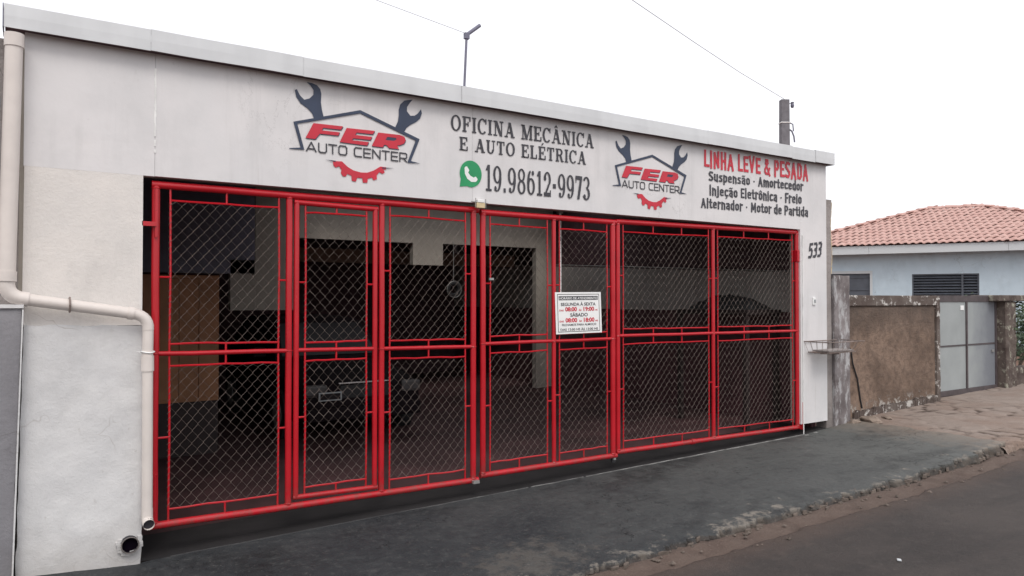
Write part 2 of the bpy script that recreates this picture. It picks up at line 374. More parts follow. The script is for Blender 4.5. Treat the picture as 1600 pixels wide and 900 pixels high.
# cracked tan pavement with real cracks
cp = []
rc = random.Random(11)
for i in range(46):
    for j in range(8):
        cp.append((7.7 + (i + rc.random())*.36, -1.9 + (j + rc.random())*.27))
import numpy as np
CP = np.array(cp)
def edge_dist(x, y):
    x += .22*N(x, y, 0, 1.3) + .10*N(x, y, 0, 3.1) + .05*N(x, y, 4, 11); y += .10*N(x, y, 8, 3.1) + .04*N(x, y, 2, 11)
    d = np.sqrt(((CP - (x, y))**2*(1., 1.6)).sum(1)); k = np.argpartition(d, 1)[:2]
    a, b = sorted((d[k[0]], d[k[1]])); i = int(k[np.argmin(d[k])]); return b-a, i
CRK = {}
def crackfn(x, r):
    n = 46; ye = YK + 1.3*kerb_off(x) + .02*N(x, 0, 9, 3)
    if r <= n:
        t = r/n; y = .30 + (ye - .30)*t
        z = zwalk(x, y) - .006
        if x < 15:
            e, i = edge_dist(x, y); soft = .5+.5*N(x, y, 3, .9)
            lvl = ((i*7919) % 13)/13 - .5
            wear = 1.0 if y < -.9 else .55
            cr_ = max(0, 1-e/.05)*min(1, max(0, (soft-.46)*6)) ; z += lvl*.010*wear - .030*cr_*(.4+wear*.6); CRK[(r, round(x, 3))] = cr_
            z += .006*fbm(x*1.3, y*1.3) + .004*fbm(x*8, y*8)
        if t > .9: z -= .03*((t-.9)/.1)**2*(1+fbm(x*5, y*5))
        if y > -.15: z += .02*(y+.15)/.45
        return (x, y, z)
    q = (r-n)/5.; zt = zwalk(x, ye) - .035; zb = ip(x, ZR) - .06
    return (x, ye - .07*q + .03*fbm(x*9, r), zt + (zb-zt)*q)
cx_ = frange(7.95, 13.5, .022)[:-1] + frange(13.5, 22, .1)
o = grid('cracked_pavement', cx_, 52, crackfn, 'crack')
at = o.data.attributes.new('shaded_silt', 'FLOAT', 'POINT')
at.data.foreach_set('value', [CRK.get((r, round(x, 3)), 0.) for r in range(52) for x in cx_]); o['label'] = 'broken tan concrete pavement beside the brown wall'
# left end of the walk continues past the grey wall
def gutfn(x, r):
    y = -1.62 - .52*r/14; z = ip(x, ZR) - .022 + .02*max(0, y+1.95)/.2 + .010*fbm(x*3, y*3) + .006*fbm(x*14, y*14)
    if y > YK - .02: z -= .02
    return (x, y, z)
o = grid('gutter', frange(-6, 14, .04)[:-1] + frange(14, 22, .3), 15, gutfn, 'gutter'); o['label'] = 'red silty gutter between pavement and road'
ry = [0, .03, .06, .1, .2, .35, .6, .9, 1.3, 1.8, 2.4, 3.2, 4.5, 6]
def roadfn(x, r):
    y = YR + .04*fbm(x*2.2, 5) + .018*fbm(x*11, 3) - ry[r]
    z = zroad(x, y) + .006*fbm(x*1.2, y*1.2) + .002*fbm(x*8, y*8)
    if r == 0: z -= .05
    elif r == 1: z -= .008
    return (x, y, z)
o = grid('road', frange(-8, 12, .04)[:-1] + frange(12, 22, .3) + [26, 30], len(ry), roadfn, 'road'); o['label'] = 'worn asphalt street'

# ------------------------------------------------------------------ workshop building
B = thing('workshop_building', 'white single storey auto workshop with a wide gated opening and metal flashing along the top', 'building', (3.4, 0, 0))
def P(mb, name, mat, parent=B, **k):    # parts of the building: geometry in world metres
    if parent is B: mb.v = [(x-3.4, y, z) for x, y, z in mb.v]
    return mb.build(name, mat, parent, **k)
G = .0009
def panel(x0, x1, z0, z1, y=0.): return MB().box(x0+G, x1-G, y, y+.06, z0+G, z1-G)
P(MB().box(-.72, 7.55, .06, .16, 2.37, 3.27), 'wall_backing', 'inner')
P(MB().box(-.72, -.03, .06, .16, -.4, 2.37), 'wall_backing', 'inner')
P(MB().box(7.06, 7.55, .06, .16, .05, 2.37), 'wall_backing', 'inner')
pn = []
def bulged(x0, x1, z0, z1, name='wall_panel'):     # thin sheet panel with a slight oil-canning
    b = MB(); nx = max(2, int((x1-x0)/.12)); nz = max(2, int((z1-z0)/.12)); x0 += G; x1 -= G; z0 += G; z1 -= G
    for k in range(nz+1):
        for i in range(nx+1):
            x = x0+(x1-x0)*i/nx; z = z0+(z1-z0)*k/nz; e = min(i, nx-i, k, nz-k); w = min(1, e/2)
            b.v.append((x, -.003*w*(N(x, z, 1, 1.7)+.2), z))
    f = [(k*(nx+1)+i, k*(nx+1)+i+1, (k+1)*(nx+1)+i+1, (k+1)*(nx+1)+i) for k in range(nz) for i in range(nx)]
    b.f = f; b.box(x0, x1, .0005, .058, z0, z1)
    o = P(b, name, 'clad'); return o
bulged(-.70, .04, 2.36, 3.25)
bulged(.04, 2.515, 2.362, 3.25)
bulged(2.515, 5.02, 2.364, 3.25)
bulged(5.02, 7.04, 2.366, 3.25)
bulged(7.04, 7.56, .045, 3.25)
P(MB().prism([(-.70, 1.36), (-.03, 1.36), (-.03, 2.3605), (-.695, 2.3605)], 0, .058), 'upper_wall', 'plaster_up')
# sealant line between the first two sheets
sb = MB()
for i in range(26):
    z0 = 2.52 + i*.022
    if random.random() < .88: sb.box(.036-.003*random.random(), .044+.003*random.random(), -.004, .001, z0, z0+.0215)
P(sb, 'sealant_line', 'seal')
# lower plastered base wall with an uneven surface
def rough_wall(x0, x1, z0f, z1f, y, amp, name, mat, parent, thick=.3, lean=0., nx=40, nz=60, conv=None):
    b = MB()
    for k in range(nz+1):
        for i in range(nx+1):
            u = i/nx; v = k/nz; x = x0+(x1-x0)*u; zt = z1f(x); zb = z0f(x); z = zb+(zt-zb)*v
            e = min(i, nx-i, (nz-k)); w = 0 if e == 0 else 1
            yy = y - amp*(fbm(x*2.5, z*2.5, 3)+.6*fbm(x*9, z*9, 1))*w
            xx = x + lean*(1-v)
            if i in (0, nx): xx += .006*fbm(z*6, i)
            b.v.append((xx, yy + (.008 if e == 0 else 0), z + (.006*fbm(x*7, 3) if k == nz else 0)))
    W_ = nx+1
    b.f = [(k*W_+i, k*W_+i+1, (k+1)*W_+i+1, (k+1)*W_+i) for k in range(nz) for i in range(nx)]
    per = [i for i in range(W_)] + [k*W_+nx for k in range(1, nz+1)] + [nz*W_+i for i in range(nx-1, -1, -1)] + [k*W_ for k in range(nz-1, 0, -1)]
    st = len(b.v)
    for p in per: q = b.v[p]; b.v.append((q[0], y+thick, q[2]))
    m = len(per)
    for i in range(m): j = (i+1) % m; b.f.append((per[i], st+i, st+j, per[j]))
    b.f.append(tuple(st+i for i in range(m-1, -1, -1)))
    if conv: b.v = [(a-conv, c, d) for a, c, d in b.v]
    return b.build(name, mat, parent, smooth=True)
rough_wall(-.69, -.002, lambda x: -.26, lambda x: 1.372 - .025*(x+.69), -.035, .006, 'base_wall', 'plaster', B, .18, -.03, conv=3.4)
# flashing: sheet metal lengths, each lapped a little over the next
fx = [-.805, 0.0, 1.02, 2.36, 4.0, 5.35, 6.78, 7.22, 7.60]
for i in range(8):
    x0, x1 = fx[i]+.0008, fx[i+1]-.0008; dy = .0015*(i % 2); dz = .0015*((i*3) % 2) - (.005 if i == 6 else 0)
    n = max(3, int((x1-x0)/.1)); b = MB()
    for k in range(n+1):
        x = x0+(x1-x0)*k/n; wv_ = .004*N(x*1.7, 3, i, 1.3)
        b.v += [(x, -.09-dy+wv_*.5, 3.180+dz+wv_), (x, -.092-dy+wv_*1.2, 3.25+dz), (x, -.09-dy+wv_*.4, 3.322+dz+wv_*.7), (x, .05, 3.326+dz+wv_*.7), (x, -.084-dy+wv_*.5, 3.180+dz+wv_), (x, -.084, 3.315+dz)]
    b.f = [q for k in range(n) for a in [k*6] for q in [(a, a+6, a+7, a+1), (a+1, a+7, a+8, a+2), (a+2, a+8, a+9, a+3), (a+4, a+10, a+6, a), (a+5, a+11, a+10, a+4)]]
    P(b, 'flashing_sheet', 'flash')
P(MB().box(-.80, 7.595, -.082, .05, 3.192, 3.196), 'flashing_soffit', 'inner_dark')  # dark colour stands in for the shadow line under the flashing
P(MB().box(-.812, -.807, -.092, .12, 3.178, 3.322), 'flashing_end', 'mast')
P(MB().box(7.602, 7.606, -.09, .12, 3.180, 3.324), 'flashing_end', 'flash')
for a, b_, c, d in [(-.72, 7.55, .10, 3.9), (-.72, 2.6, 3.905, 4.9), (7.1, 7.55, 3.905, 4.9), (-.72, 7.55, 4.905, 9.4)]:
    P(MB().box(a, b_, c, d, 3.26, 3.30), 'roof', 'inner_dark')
for i in range(7): P(MB().box(2.6+i*.64, 2.64+i*.64, 3.905, 4.9, 3.24, 3.30), 'added_skylight_bar', 'zinc')  # bars across a roof gap added to brighten the interior
# interior shell
def floorfn(x, r): 
    return (x-3.4, -.0 + r*.55, ip(x, ZW) + .0 - .002*r)
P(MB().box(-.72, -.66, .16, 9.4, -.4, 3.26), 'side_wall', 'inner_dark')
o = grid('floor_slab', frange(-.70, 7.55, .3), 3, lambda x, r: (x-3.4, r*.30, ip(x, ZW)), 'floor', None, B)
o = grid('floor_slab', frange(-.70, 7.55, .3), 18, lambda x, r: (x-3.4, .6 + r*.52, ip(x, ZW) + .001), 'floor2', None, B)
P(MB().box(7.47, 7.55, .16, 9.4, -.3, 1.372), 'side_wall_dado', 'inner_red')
P(MB().add([(7.45,.16,1.372),(7.45,9.4,1.372),(7.45,9.4,2.35),(7.45,.16,1.86),(7.54,.16,1.372),(7.54,9.4,1.372),(7.54,9.4,2.35),(7.54,.16,1.86)],
      [(0,1,2,3),(4,7,6,5),(0,4,5,1),(1,5,6,2),(2,6,7,3),(3,7,4,0)]), 'side_wall_band', 'inner_side')
P(MB().tube([(7.445,.16,1.872),(7.445,5.4,2.165)], .012, 6), 'wall_ledge', 'zinc')
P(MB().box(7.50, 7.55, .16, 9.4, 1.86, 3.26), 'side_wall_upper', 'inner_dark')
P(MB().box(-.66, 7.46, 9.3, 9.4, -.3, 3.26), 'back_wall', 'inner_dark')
# cream partition with openings in it
for x0, x1, z0, z1 in [(2.09, 2.70, 1.375, 3.26), (1.745, 2.088, 1.375, 2.10), (2.702, 4.598, 2.455, 3.26), (4.60, 5.15, 2.10, 3.26), (5.152, 7.058, 2.465, 3.26), (7.06, 7.44, -.1, 3.26)]:
    P(MB().box(x0, x1, 5.5, 5.62, z0, z1), 'partition_wall', 'inner')
P(MB().box(2.70, 7.05, 6.2, 6.32, 2.14, 2.36), 'timber_beam', 'beam')
P(MB().box(-.66, 2.08, 5.5, 5.62, 1.9, 3.26), 'partition_board', 'mast')
# thresholds
tb = MB()
for i in range(230):
    x = .15 + i*.03
    w = .002 + .006*abs(fbm(x*3, 1)) + .007*min(1, max(0, (x-2.5)/3))
    if fbm(x*1.7, 5) < -.42: continue
    y = -.012 + .006*fbm(x*4, 2); z = ip(x, ZW) + .008
    tb.add([(x, y-w, z-.01), (x+.0302, y-w, z+.0006-.01), (x+.0302, y+w, z+.0006-.01), (x, y+w, z-.01), (x, y-w*.8, z), (x+.0302, y-w*.8, z+.0006), (x+.0302, y+w, z+.0006), (x, y+w, z)],
           [(0,1,5,4),(1,2,6,5),(2,3,7,6),(3,0,4,7),(4,5,6,7)])
P(tb, 'threshold_mortar', 'joint', kind='stuff')
for a, b_ in [(7.03, 7.20), (7.22, 7.42)]:
    P(MB().box(a, b_, -.07, -.03, -.10, ip(a, ZW)+.010), 'threshold_block', 'joint', bevel=.005)
P(MB().tube([(7.075, -.008, -.075), (7.075, -.008, 2.30)], .006, 6), 'corner_bead', 'seal')

# ------- lettering ---------------------------------------------------------
def bil(q, u, v):    # q: (x0,zb0,zt0,x1,zb1,zt1)
    x0, b0, t0, x1, b1, t1 = q; return (x0+(x1-x0)*u, (b0+(b1-b0)*u)*(1-v) + (t0+(t1-t0)*u)*v)
def solid2d(mb, polys_v, faces, y, th):
    """extrude a set of 2d faces by th towards -y"""
    n = len(polys_v); ed = {}
    for f in faces:
        for i in range(len(f)):
            a, b = f[i], f[(i+1) % len(f)]; ed[(a, b)] = ed.get((a, b), 0)+1
    side = [(a, b) for (a, b) in ed if (b, a) not in ed]
    mb.add([(x, y-th, z) for x, z in polys_v] + [(x, y, z) for x, z in polys_v], [tuple(f) for f in faces] + [(a, a+n, b+n, b) for a, b in side])
def text(body, q, mat, parent, y=-.0045, bold=0., shear=0., name='lettering', th=.0015, sx=None):
    cu = bpy.data.curves.new('t', 'FONT'); cu.body = body; cu.offset = bold; cu.shear = shear; cu.fill_mode = 'FRONT'; cu.resolution_u = 4
    if sx: cu.space_character = sx
    ob = bpy.data.objects.new('t', cu); COL.objects.link(ob)
    dg = bpy.context.evaluated_depsgraph_get(); me = bpy.data.meshes.new_from_object(ob.evaluated_get(dg))
    bpy.data.objects.remove(ob)
    bm = bmesh.new(); bm.from_mesh(me); bmesh.ops.remove_doubles(bm, verts=bm.verts, dist=1e-5); bm.to_mesh(me); bm.free()
    xs = [v.co.x for v in me.vertices]; ys = [v.co.y for v in me.vertices]
    a, b, c, d = min(xs), max(xs), min(ys), max(ys)
    vv = [bil(q, (v.co.x-a)/(b-a), (v.co.y-c)/(d-c)) for v in me.vertices]
    mb = MB(); solid2d(mb, vv, [tuple(p.vertices) for p in me.polygons], y, th)
    if parent is B: mb.v = [(x-3.4, yy, z) for x, yy, z in mb.v]
    bpy.data.meshes.remove(me)
    return mb.build(name, mat, parent)
def shape(loops, mat, parent, name, y=-.0045, th=.0015):
    """filled 2d outline with optional holes"""
    cu = bpy.data.curves.new('s', 'CURVE'); cu.dimensions = '2D'; cu.fill_mode = 'FRONT'
    for lp in loops:
        sp = cu.splines.new('POLY'); sp.points.add(len(lp)-1); sp.use_cyclic_u = True
        for p, (x, z) in zip(sp.points, lp): p.co = (x, z, 0, 1)
    ob = bpy.data.objects.new('s', cu); COL.objects.link(ob)
    dg = bpy.context.evaluated_depsgraph_get(); me = bpy.data.meshes.new_from_object(ob.evaluated_get(dg)); bpy.data.objects.remove(ob)
    mb = MB(); solid2d(mb, [(v.co.x, v.co.y) for v in me.vertices], [tuple(p.vertices) for p in me.polygons], y, th)
    bpy.data.meshes.remove(me)
    return mb.build(name, mat, parent)

# slab-serif letters drawn as rectangles, bars and rings in a unit-high box
SW, TH, SF = .20, .085, .09
def rect(x0, z0, x1, z1): return [(x0, z0), (x1, z0), (x1, z1), (x0, z1)]
def slant(xa, za, xb, zb, w): return [(xa-w/2, za), (xa+w/2, za), (xb+w/2, zb), (xb-w/2, zb)]
def ringp(cx, cz, rx, rz, tx, tz, a0=0, a1=360, n=22):
    out = []
    for i in range(n):
        p, q = R(a0+(a1-a0)*i/n), R(a0+(a1-a0)*(i+1)/n)
        out.append([(cx+rx*math.cos(p), cz+rz*math.sin(p)), (cx+rx*math.cos(q), cz+rz*math.sin(q)),
                    (cx+(rx-tx)*math.cos(q), cz+(rz-tz)*math.sin(q)), (cx+(rx-tx)*math.cos(p), cz+(rz-tz)*math.sin(p))])
    return out
def ser(x, z, up, w=.36): return rect(x-w/2, z if not up else z-SF, x+w/2, z+SF if not up else z)
def stem(x, w=SW): return [rect(x-w/2, 0, x+w/2, 1), ser(x, 0, False), ser(x, 1, True)]
GL = {
 'O': (.86, ringp(.43, .5, .43, .52, .19, .09)),
 'C': (.80, ringp(.42, .5, .42, .52, .19, .09, 42, 318) + [rect(.68, .66, .78, 1.0)]),
 'I': (.40, stem(.2)),
 'F': (.74, stem(.2) + [rect(.2, 1-SF, .70, 1), rect(.62, .68, .72, 1), rect(.2, .47, .54, .47+SF), rect(.46, .36, .55, .66)]),
 'E': (.78, stem(.2) + [rect(.2, 1-SF, .70, 1), rect(.62, .70, .72, 1), rect(.2, .47, .54, .47+SF), rect(.46, .38, .55, .64), rect(.2, 0, .74, SF), rect(.66, 0, .76, .32)]),
 'L': (.72, stem(.2) + [rect(.2, 0, .68, SF), rect(.60, 0, .70, .34)]),
 'N': (.92, [rect(.14, 0, .14+.09, 1), rect(.70, 0, .79, 1), ser(.18, 0, False, .34), ser(.745, 1, True, .34), rect(.02, 1-SF, .3, 1), slant(.70, 0, .22, 1, .24)]),
 'M': (1.10, [rect(.13, 0, .22, 1), rect(.84, 0, 1.02, 1), ser(.18, 0, False, .34), ser(.93, 0, False, .34), slant(.54, .0, .22, 1, .22), slant(.52, 0, .88, 1, .11), rect(.02, 1-SF, .3, 1), rect(.80, 1-SF, 1.1, 1)]),
 'A': (.92, [slant(.17, 0, .45, 1, .10), slant(.74, 0, .46, 1, .22), rect(.24, .28, .66, .28+SF), ser(.15, 0, False, .30), ser(.76, 0, False, .34)]),
 'U': (.88, [rect(.11, .3, .31, 1), rect(.66, .3, .75, 1), ser(.2, 1, True), ser(.70, 1, True, .32)] + ringp(.43, .32, .32, .34, .18, .10, 180, 360)),
 'T': (.80, [rect(.30, 0, .50, 1), ser(.4, 0, False), rect(.04, 1-SF, .76, 1), rect(.04, .70, .13, 1), rect(.67, .70, .76, 1)]),
 'R': (.86, stem(.2) + [rect(.2, 1-SF, .48, 1), rect(.2, .46, .48, .46+SF)] + ringp(.46, .73, .29, .27, .18, .09, -90, 90, 12) + [slant(.70, 0, .50, .5, .20), ser(.74, 0, False, .24)]),
 ' ': (.42, []),
 '1': (.56, [rect(.22, 0, .40, 1), ser(.31, 0, False, .46), slant(.12, .78, .26, .97, .14)]),
 '9': (.72, ringp(.35, .66, .34, .34, .18, .07) + ringp(.33, .5, .36, .5, .19, .07, -75, 15, 10) + ringp(.20, .12, .10, .10, .099, .099, 0, 360, 10) + ringp(.30, .16, .17, .16, .06, .06, 200, 300, 6)),
 '6': (.72, ringp(.37, .34, .34, .34, .18, .07) + ringp(.39, .5, .36, .5, .19, .07, 105, 195, 10) + ringp(.53, .88, .10, .10, .099, .099, 0, 360, 10)),
 '8': (.72, ringp(.36, .75, .30, .26, .15, .07) + ringp(.36, .27, .34, .28, .17, .07)),
 '2': (.70, ringp(.34, .70, .32, .31, .18, .07, -35, 165, 14) + [[(.02, 0), (.18, 0), (.64, .60), (.42, .52)], rect(.04, 0, .66, .16), rect(.58, .10, .66, .26)] + ringp(.13, .74, .11, .11, .10, .10, 0, 360, 10)),
 '7': (.68, [rect(.03, .84, .66, 1), [(.18, 0), (.40, 0), (.66, .9), (.46, .9)], rect(.03, .70, .10, .9)]),
 '3': (.68, ringp(.28, .75, .32, .26, .18, .07, -90, 160, 12) + ringp(.28, .27, .36, .28, .20, .07, -160, 90, 12) + ringp(.12, .14, .11, .11, .10, .10, 0, 360, 10)),
 '.': (.30, [rect(.05, 0, .23, .16)]),
 '-': (.40, [rect(.05, .36, .33, .54)]),
}
def slabtext(body, q, mat, parent, y=-.0045, GG=None, slantx=0.):
    GG = GG or GL
    x = 0; parts = []
    for ch in body:
        base = {'Â': 'A', 'É': 'E'}.get(ch, ch); w, ps = GG[base]
        for p in ps: parts.append([(x+a, b) for a, b in p])
        if ch == 'Â': parts += [[(x+.26, 1.08), (x+.36, 1.08), (x+.47, 1.21), (x+.44, 1.30)], [(x+.62, 1.08), (x+.52, 1.08), (x+.41, 1.21), (x+.44, 1.30)]]
        if ch == 'É': parts.append([(x+.30, 1.08), (x+.40, 1.08), (x+.58, 1.28), (x+.44, 1.28)])
        x += w + .10
    mb = MB(); tot = x-.10
    for i, p in enumerate(parts):
        pp = [(bil(q, a/tot, b)[0]+slantx*b, bil(q, a/tot, b)[1]) for a, b in p]; yy = y - .0003*(i % 6)
        mb.prism(pp, yy-.0012, yy)
    if parent is B: mb.v = [(a-3.4, b, c) for a, b, c in mb.v]
    return mb.build('lettering', mat, parent)
slabtext('OFICINA MECÂNICA', (2.303, 2.960, 3.092, 3.857, 2.980, 3.112), 'black', B)
slabtext('E AUTO ELÉTRICA', (2.384, 2.800, 2.915, 3.762, 2.812, 2.935), 'black', B)
slabtext('19.98612-9973', (2.640, 2.474, 2.704, 3.816, 2.476, 2.696), 'black', B)

WR_L=[(0.103,0.727),(0.144,0.725),(0.181,0.715),(0.206,0.69),(0.215,0.655),(0.212,0.59),(0.22,0.534),(0.234,0.479),(0.161,0.454),(0.145,0.496),(0.109,0.529),(0.057,0.559),(0.024,0.602),(0.013,0.653),(0.027,0.662),(0.052,0.618),(0.084,0.59),(0.124,0.606),(0.154,0.638),(0.155,0.675),(0.132,0.704)]
WR_R=[(0.819,0.463),(0.848,0.527),(0.856,0.58),(0.856,0.624),(0.869,0.669),(0.906,0.706),(0.979,0.725),(0.954,0.695),(0.929,0.657),(0.927,0.622),(0.958,0.589),(0.998,0.595),(1.027,0.618),(1.054,0.655),(1.062,0.623),(1.046,0.577),(1.008,0.543),(0.958,0.514),(0.924,0.485),(0.897,0.438)]
HOUSE=[(-0.026,0.214),(0.058,0.227),(0.003,0.414),(0.527,0.574),(1.041,0.407),(0.963,0.219),(1.047,0.207),(0.932,0.202),(1.006,0.391),(0.527,0.549),(0.032,0.402),(0.086,0.213),(-0.026,0.208)]
FF=[(0.155,0.423),(0.388,0.428),(0.371,0.4),(0.231,0.397),(0.219,0.376),(0.362,0.379),(0.349,0.352),(0.204,0.349),(0.168,0.303),(0.095,0.304)]
EE=[(0.417,0.42),(0.65,0.426),(0.632,0.397),(0.497,0.394),(0.487,0.374),(0.627,0.376),(0.613,0.349),(0.471,0.346),(0.459,0.329),(0.6,0.331),(0.584,0.302),(0.361,0.304)]
RR=[(0.679,0.417),(0.864,0.42),(0.905,0.41),(0.917,0.383),(0.901,0.354),(0.864,0.337),(0.841,0.331),(0.856,0.304),(0.771,0.303),(0.749,0.324),(0.73,0.325),(0.716,0.303),(0.624,0.303)]
RH=[(0.756,0.392),(0.832,0.392),(0.836,0.379),(0.813,0.366),(0.739,0.364)]
GEAR=[(0.309,0.152),(0.312,0.12),(0.329,0.103),(0.357,0.116),(0.377,0.091),(0.372,0.064),(0.388,0.041),(0.412,0.043),(0.424,0.064),(0.457,0.052),(0.46,0.013),(0.492,0.009),(0.506,0.042),(0.546,0.041),(0.551,0.007),(0.587,0.009),(0.592,0.041),(0.626,0.053),(0.641,0.032),(0.669,0.045),(0.666,0.075),(0.689,0.103),(0.716,0.09),(0.735,0.105),(0.724,0.128),(0.746,0.127),(0.746,0.147),(0.698,0.148),(0.64,0.11),(0.587,0.088),(0.534,0.085),(0.472,0.096),(0.425,0.119),(0.38,0.156)]
LL=[(0.25,0.157),(0.329,0.156),(0.329,0.146)]; LR=[(0.713,0.143),(0.814,0.146),(0.713,0.132)]
def seg(ps, w):     # ribbon along a polyline in letter space
    out = []
    for (a, b), (c, d) in zip(ps, ps[1:]):
        L = math.hypot(c-a, d-b); ux, uz = (c-a)/L, (d-b)/L; nx, nz = -uz*w/2, ux*w/2; a -= ux*w*.42; b -= uz*w*.42; c += ux*w*.42; d += uz*w*.42
        out.append([(a+nx, b+nz), (a-nx, b-nz), (c-nx, d-nz), (c+nx, d+nz)])
    return out
KW = .135; q_ = KW/2; h_ = 1-q_
WG = {
 'A': (1.05, seg([(.03, q_), (.50, h_), (.97, q_)], KW) + seg([(.28, .30), (.76, .30)], KW)),
 'U': (.98, seg([(.1, h_), (.1, .22), (.24, q_), (.74, q_), (.88, .22), (.88, h_)], KW)),
 'T': (.88, seg([(.04, h_), (.84, h_)], KW) + seg([(.44, q_), (.44, h_)], KW)),
 'O': (1.02, seg([(.1, .24), (.24, q_), (.78, q_), (.92, .24), (.92, .76), (.78, h_), (.24, h_), (.1, .76), (.1, .24)], KW)),
 'C': (.92, seg([(.86, h_), (.24, h_), (.1, .76), (.1, .24), (.24, q_), (.86, q_)], KW)),
 'E': (.86, seg([(.82, h_), (.1, h_), (.1, q_), (.82, q_)], KW) + seg([(.1, .5), (.76, .5)], KW)),
 'N': (1.0, seg([(.1, q_), (.1, h_), (.90, q_), (.90, h_)], KW)),
 'R': (.96, seg([(.1, q_), (.1, h_), (.76, h_), (.88, .84), (.88, .52), (.76, .40), (.1, .40)], KW) + seg([(.52, .40), (.88, q_)], KW)),
 ' ': (.42, []),
}
K2 = .17; e_ = K2/2; Hc = 1-e_; Hx = .72-e_
CG = {
 'S': (.52, seg([(.44, Hc-.04), (.34, Hc), (.18, Hc), (.09, .78), (.09, .66), (.43, .36), (.43, .22), (.34, e_), (.18, e_), (.07, e_+.05)], K2)),
 's': (.44, seg([(.37, Hx), (.15, Hx), (.09, .50), (.36, .28), (.34, e_), (.06, e_)], K2*.9)),
 'u': (.48, seg([(.09, .72), (.09, .2), (.18, e_), (.39, e_+.03)], K2) + seg([(.39, .72), (.39, 0)], K2)),
 'p': (.48, seg([(.09, .72), (.09, -.22)], K2) + seg([(.09, Hx), (.30, Hx), (.39, .55), (.39, .18), (.30, e_), (.09, e_)], K2)),
 'e': (.48, seg([(.39, e_+.02), (.18, e_), (.09, .18), (.09, .55), (.18, Hx), (.30, Hx), (.39, .55), (.39, .38), (.09, .38)], K2*.9)),
 'n': (.48, seg([(.09, 0), (.09, .72)], K2) + seg([(.09, Hx-.02), (.28, Hx), (.39, .54), (.39, 0)], K2)),
 'a': (.48, seg([(.09, Hx-.02), (.30, Hx), (.39, .56), (.39, 0)], K2) + seg([(.39, .38), (.18, .38), (.09, .27), (.09, .15), (.18, e_), (.36, e_)], K2*.85)),
 'o': (.48, seg([(.09, .18), (.18, e_), (.30, e_), (.39, .18), (.39, .54), (.30, Hx), (.18, Hx), (.09, .54), (.09, .18)], K2)),
 'm': (.74, seg([(.09, 0), (.09, .72)], K2) + seg([(.09, Hx-.02), (.26, Hx), (.37, .54), (.37, 0)], K2) + seg([(.37, Hx-.02), (.54, Hx), (.65, .54), (.65, 0)], K2)),
 'r': (.36, seg([(.09, 0), (.09, .72)], K2) + seg([(.09, Hx-.06), (.20, Hx), (.34, Hx)], K2)),
 't': (.34, seg([(.15, .92), (.15, .14), (.22, e_), (.32, e_)], K2) + seg([(0, Hx), (.32, Hx)], K2*.8)),
 'c': (.44, seg([(.39, Hx-.02), (.18, Hx), (.09, .54), (.09, .18), (.18, e_), (.39, e_+.02)], K2)),
 'd': (.48, seg([(.39, 1), (.39, 0)], K2) + seg([(.39, Hx), (.18, Hx), (.09, .55), (.09, .18), (.18, e_), (.39, e_)], K2)),
 'i': (.20, seg([(.09, 0), (.09, .72)], K2) + [rect(.005, .82, .175, .98)]),
 'j': (.24, seg([(.13, .72), (.13, -.10), (.0, -.15)], K2) + [rect(.045, .82, .215, .98)]),
 'l': (.20, seg([(.09, 0), (.09, 1)], K2)),
 'A': (.58, seg([(.07, 0), (.28, Hc), (.49, 0)], K2) + seg([(.16, .30), (.40, .30)], K2*.8)),
 'I': (.22, seg([(.10, 0), (.10, 1)], K2)),
 'E': (.46, seg([(.42, Hc), (.10, Hc), (.10, e_), (.42, e_)], K2) + seg([(.10, .5), (.37, .5)], K2*.9)),
 'F': (.44, seg([(.42, Hc), (.10, Hc), (.10, 0)], K2) + seg([(.10, .48), (.36, .48)], K2*.9)),
 'M': (.70, seg([(.10, 0), (.12, Hc), (.34, .25), (.57, Hc), (.59, 0)], K2)),
 'P': (.52, seg([(.10, 0), (.10, Hc), (.34, Hc), (.43, .80), (.43, .58), (.34, .46), (.10, .46)], K2)),
 'L': (.44, seg([(.10, 1), (.10, e_), (.42, e_)], K2)),
 'N': (.56, seg([(.10, 0), (.10, Hc), (.44, e_), (.44, 1)], K2)),
 'H': (.54, seg([(.10, 0), (.10, 1)], K2) + seg([(.43, 0), (.43, 1)], K2) + seg([(.10, .5), (.43, .5)], K2)),
 'V': (.56, seg([(.07, 1), (.27, e_), (.48, 1)], K2)),
 'D': (.54, seg([(.10, e_), (.10, Hc), (.32, Hc), (.43, .78), (.43, .22), (.32, e_), (.10, e_)], K2)),
 '&': (.62, seg([(.56, 0), (.16, .72), (.18, Hc), (.34, Hc), (.37, .75), (.08, .35), (.08, .18), (.18, e_), (.36, e_), (.54, .42)], K2*.85)),
 '5': (.50, seg([(.42, Hc), (.12, Hc), (.10, .55), (.34, .58), (.42, .45), (.42, .2), (.32, e_), (.08, e_)], K2)),
 '3': (.50, seg([(.08, Hc), (.32, Hc), (.41, .80), (.40, .62), (.20, .53), (.40, .44), (.42, .2), (.32, e_), (.08, e_)], K2)),
 '-': (.30, [rect(.06, .34, .22, .50)]),
 ' ': (.20, []),
}
CG['ã'] = (.48, CG['a'][1] + seg([(.06, .84), (.18, .92), (.28, .84), (.42, .92)], .09)); CG['ô'] = (.48, CG['o'][1] + seg([(.08, .80), (.24, .95), (.40, .80)], .09))
CG['ç'] = (.44, CG['c'][1] + seg([(.27, 0), (.27, -.12), (.16, -.20)], .10))
slabtext('LINHA LEVE & PESADA', (5.385, 2.957, 3.128, 7.197, 2.965, 3.160), 'redv', B, GG=CG)
slabtext('Suspensão - Amortecedor', (5.458, 2.812, 2.914, 7.096, 2.834, 2.942), 'black', B, GG=CG)
slabtext('Injeção Eletrônica - Freio', (5.467, 2.658, 2.764, 7.067, 2.676, 2.790), 'black', B, GG=CG)
slabtext('Alternador - Motor de Partida', (5.337, 2.516, 2.616, 7.190, 2.530, 2.640), 'black', B, GG=CG)
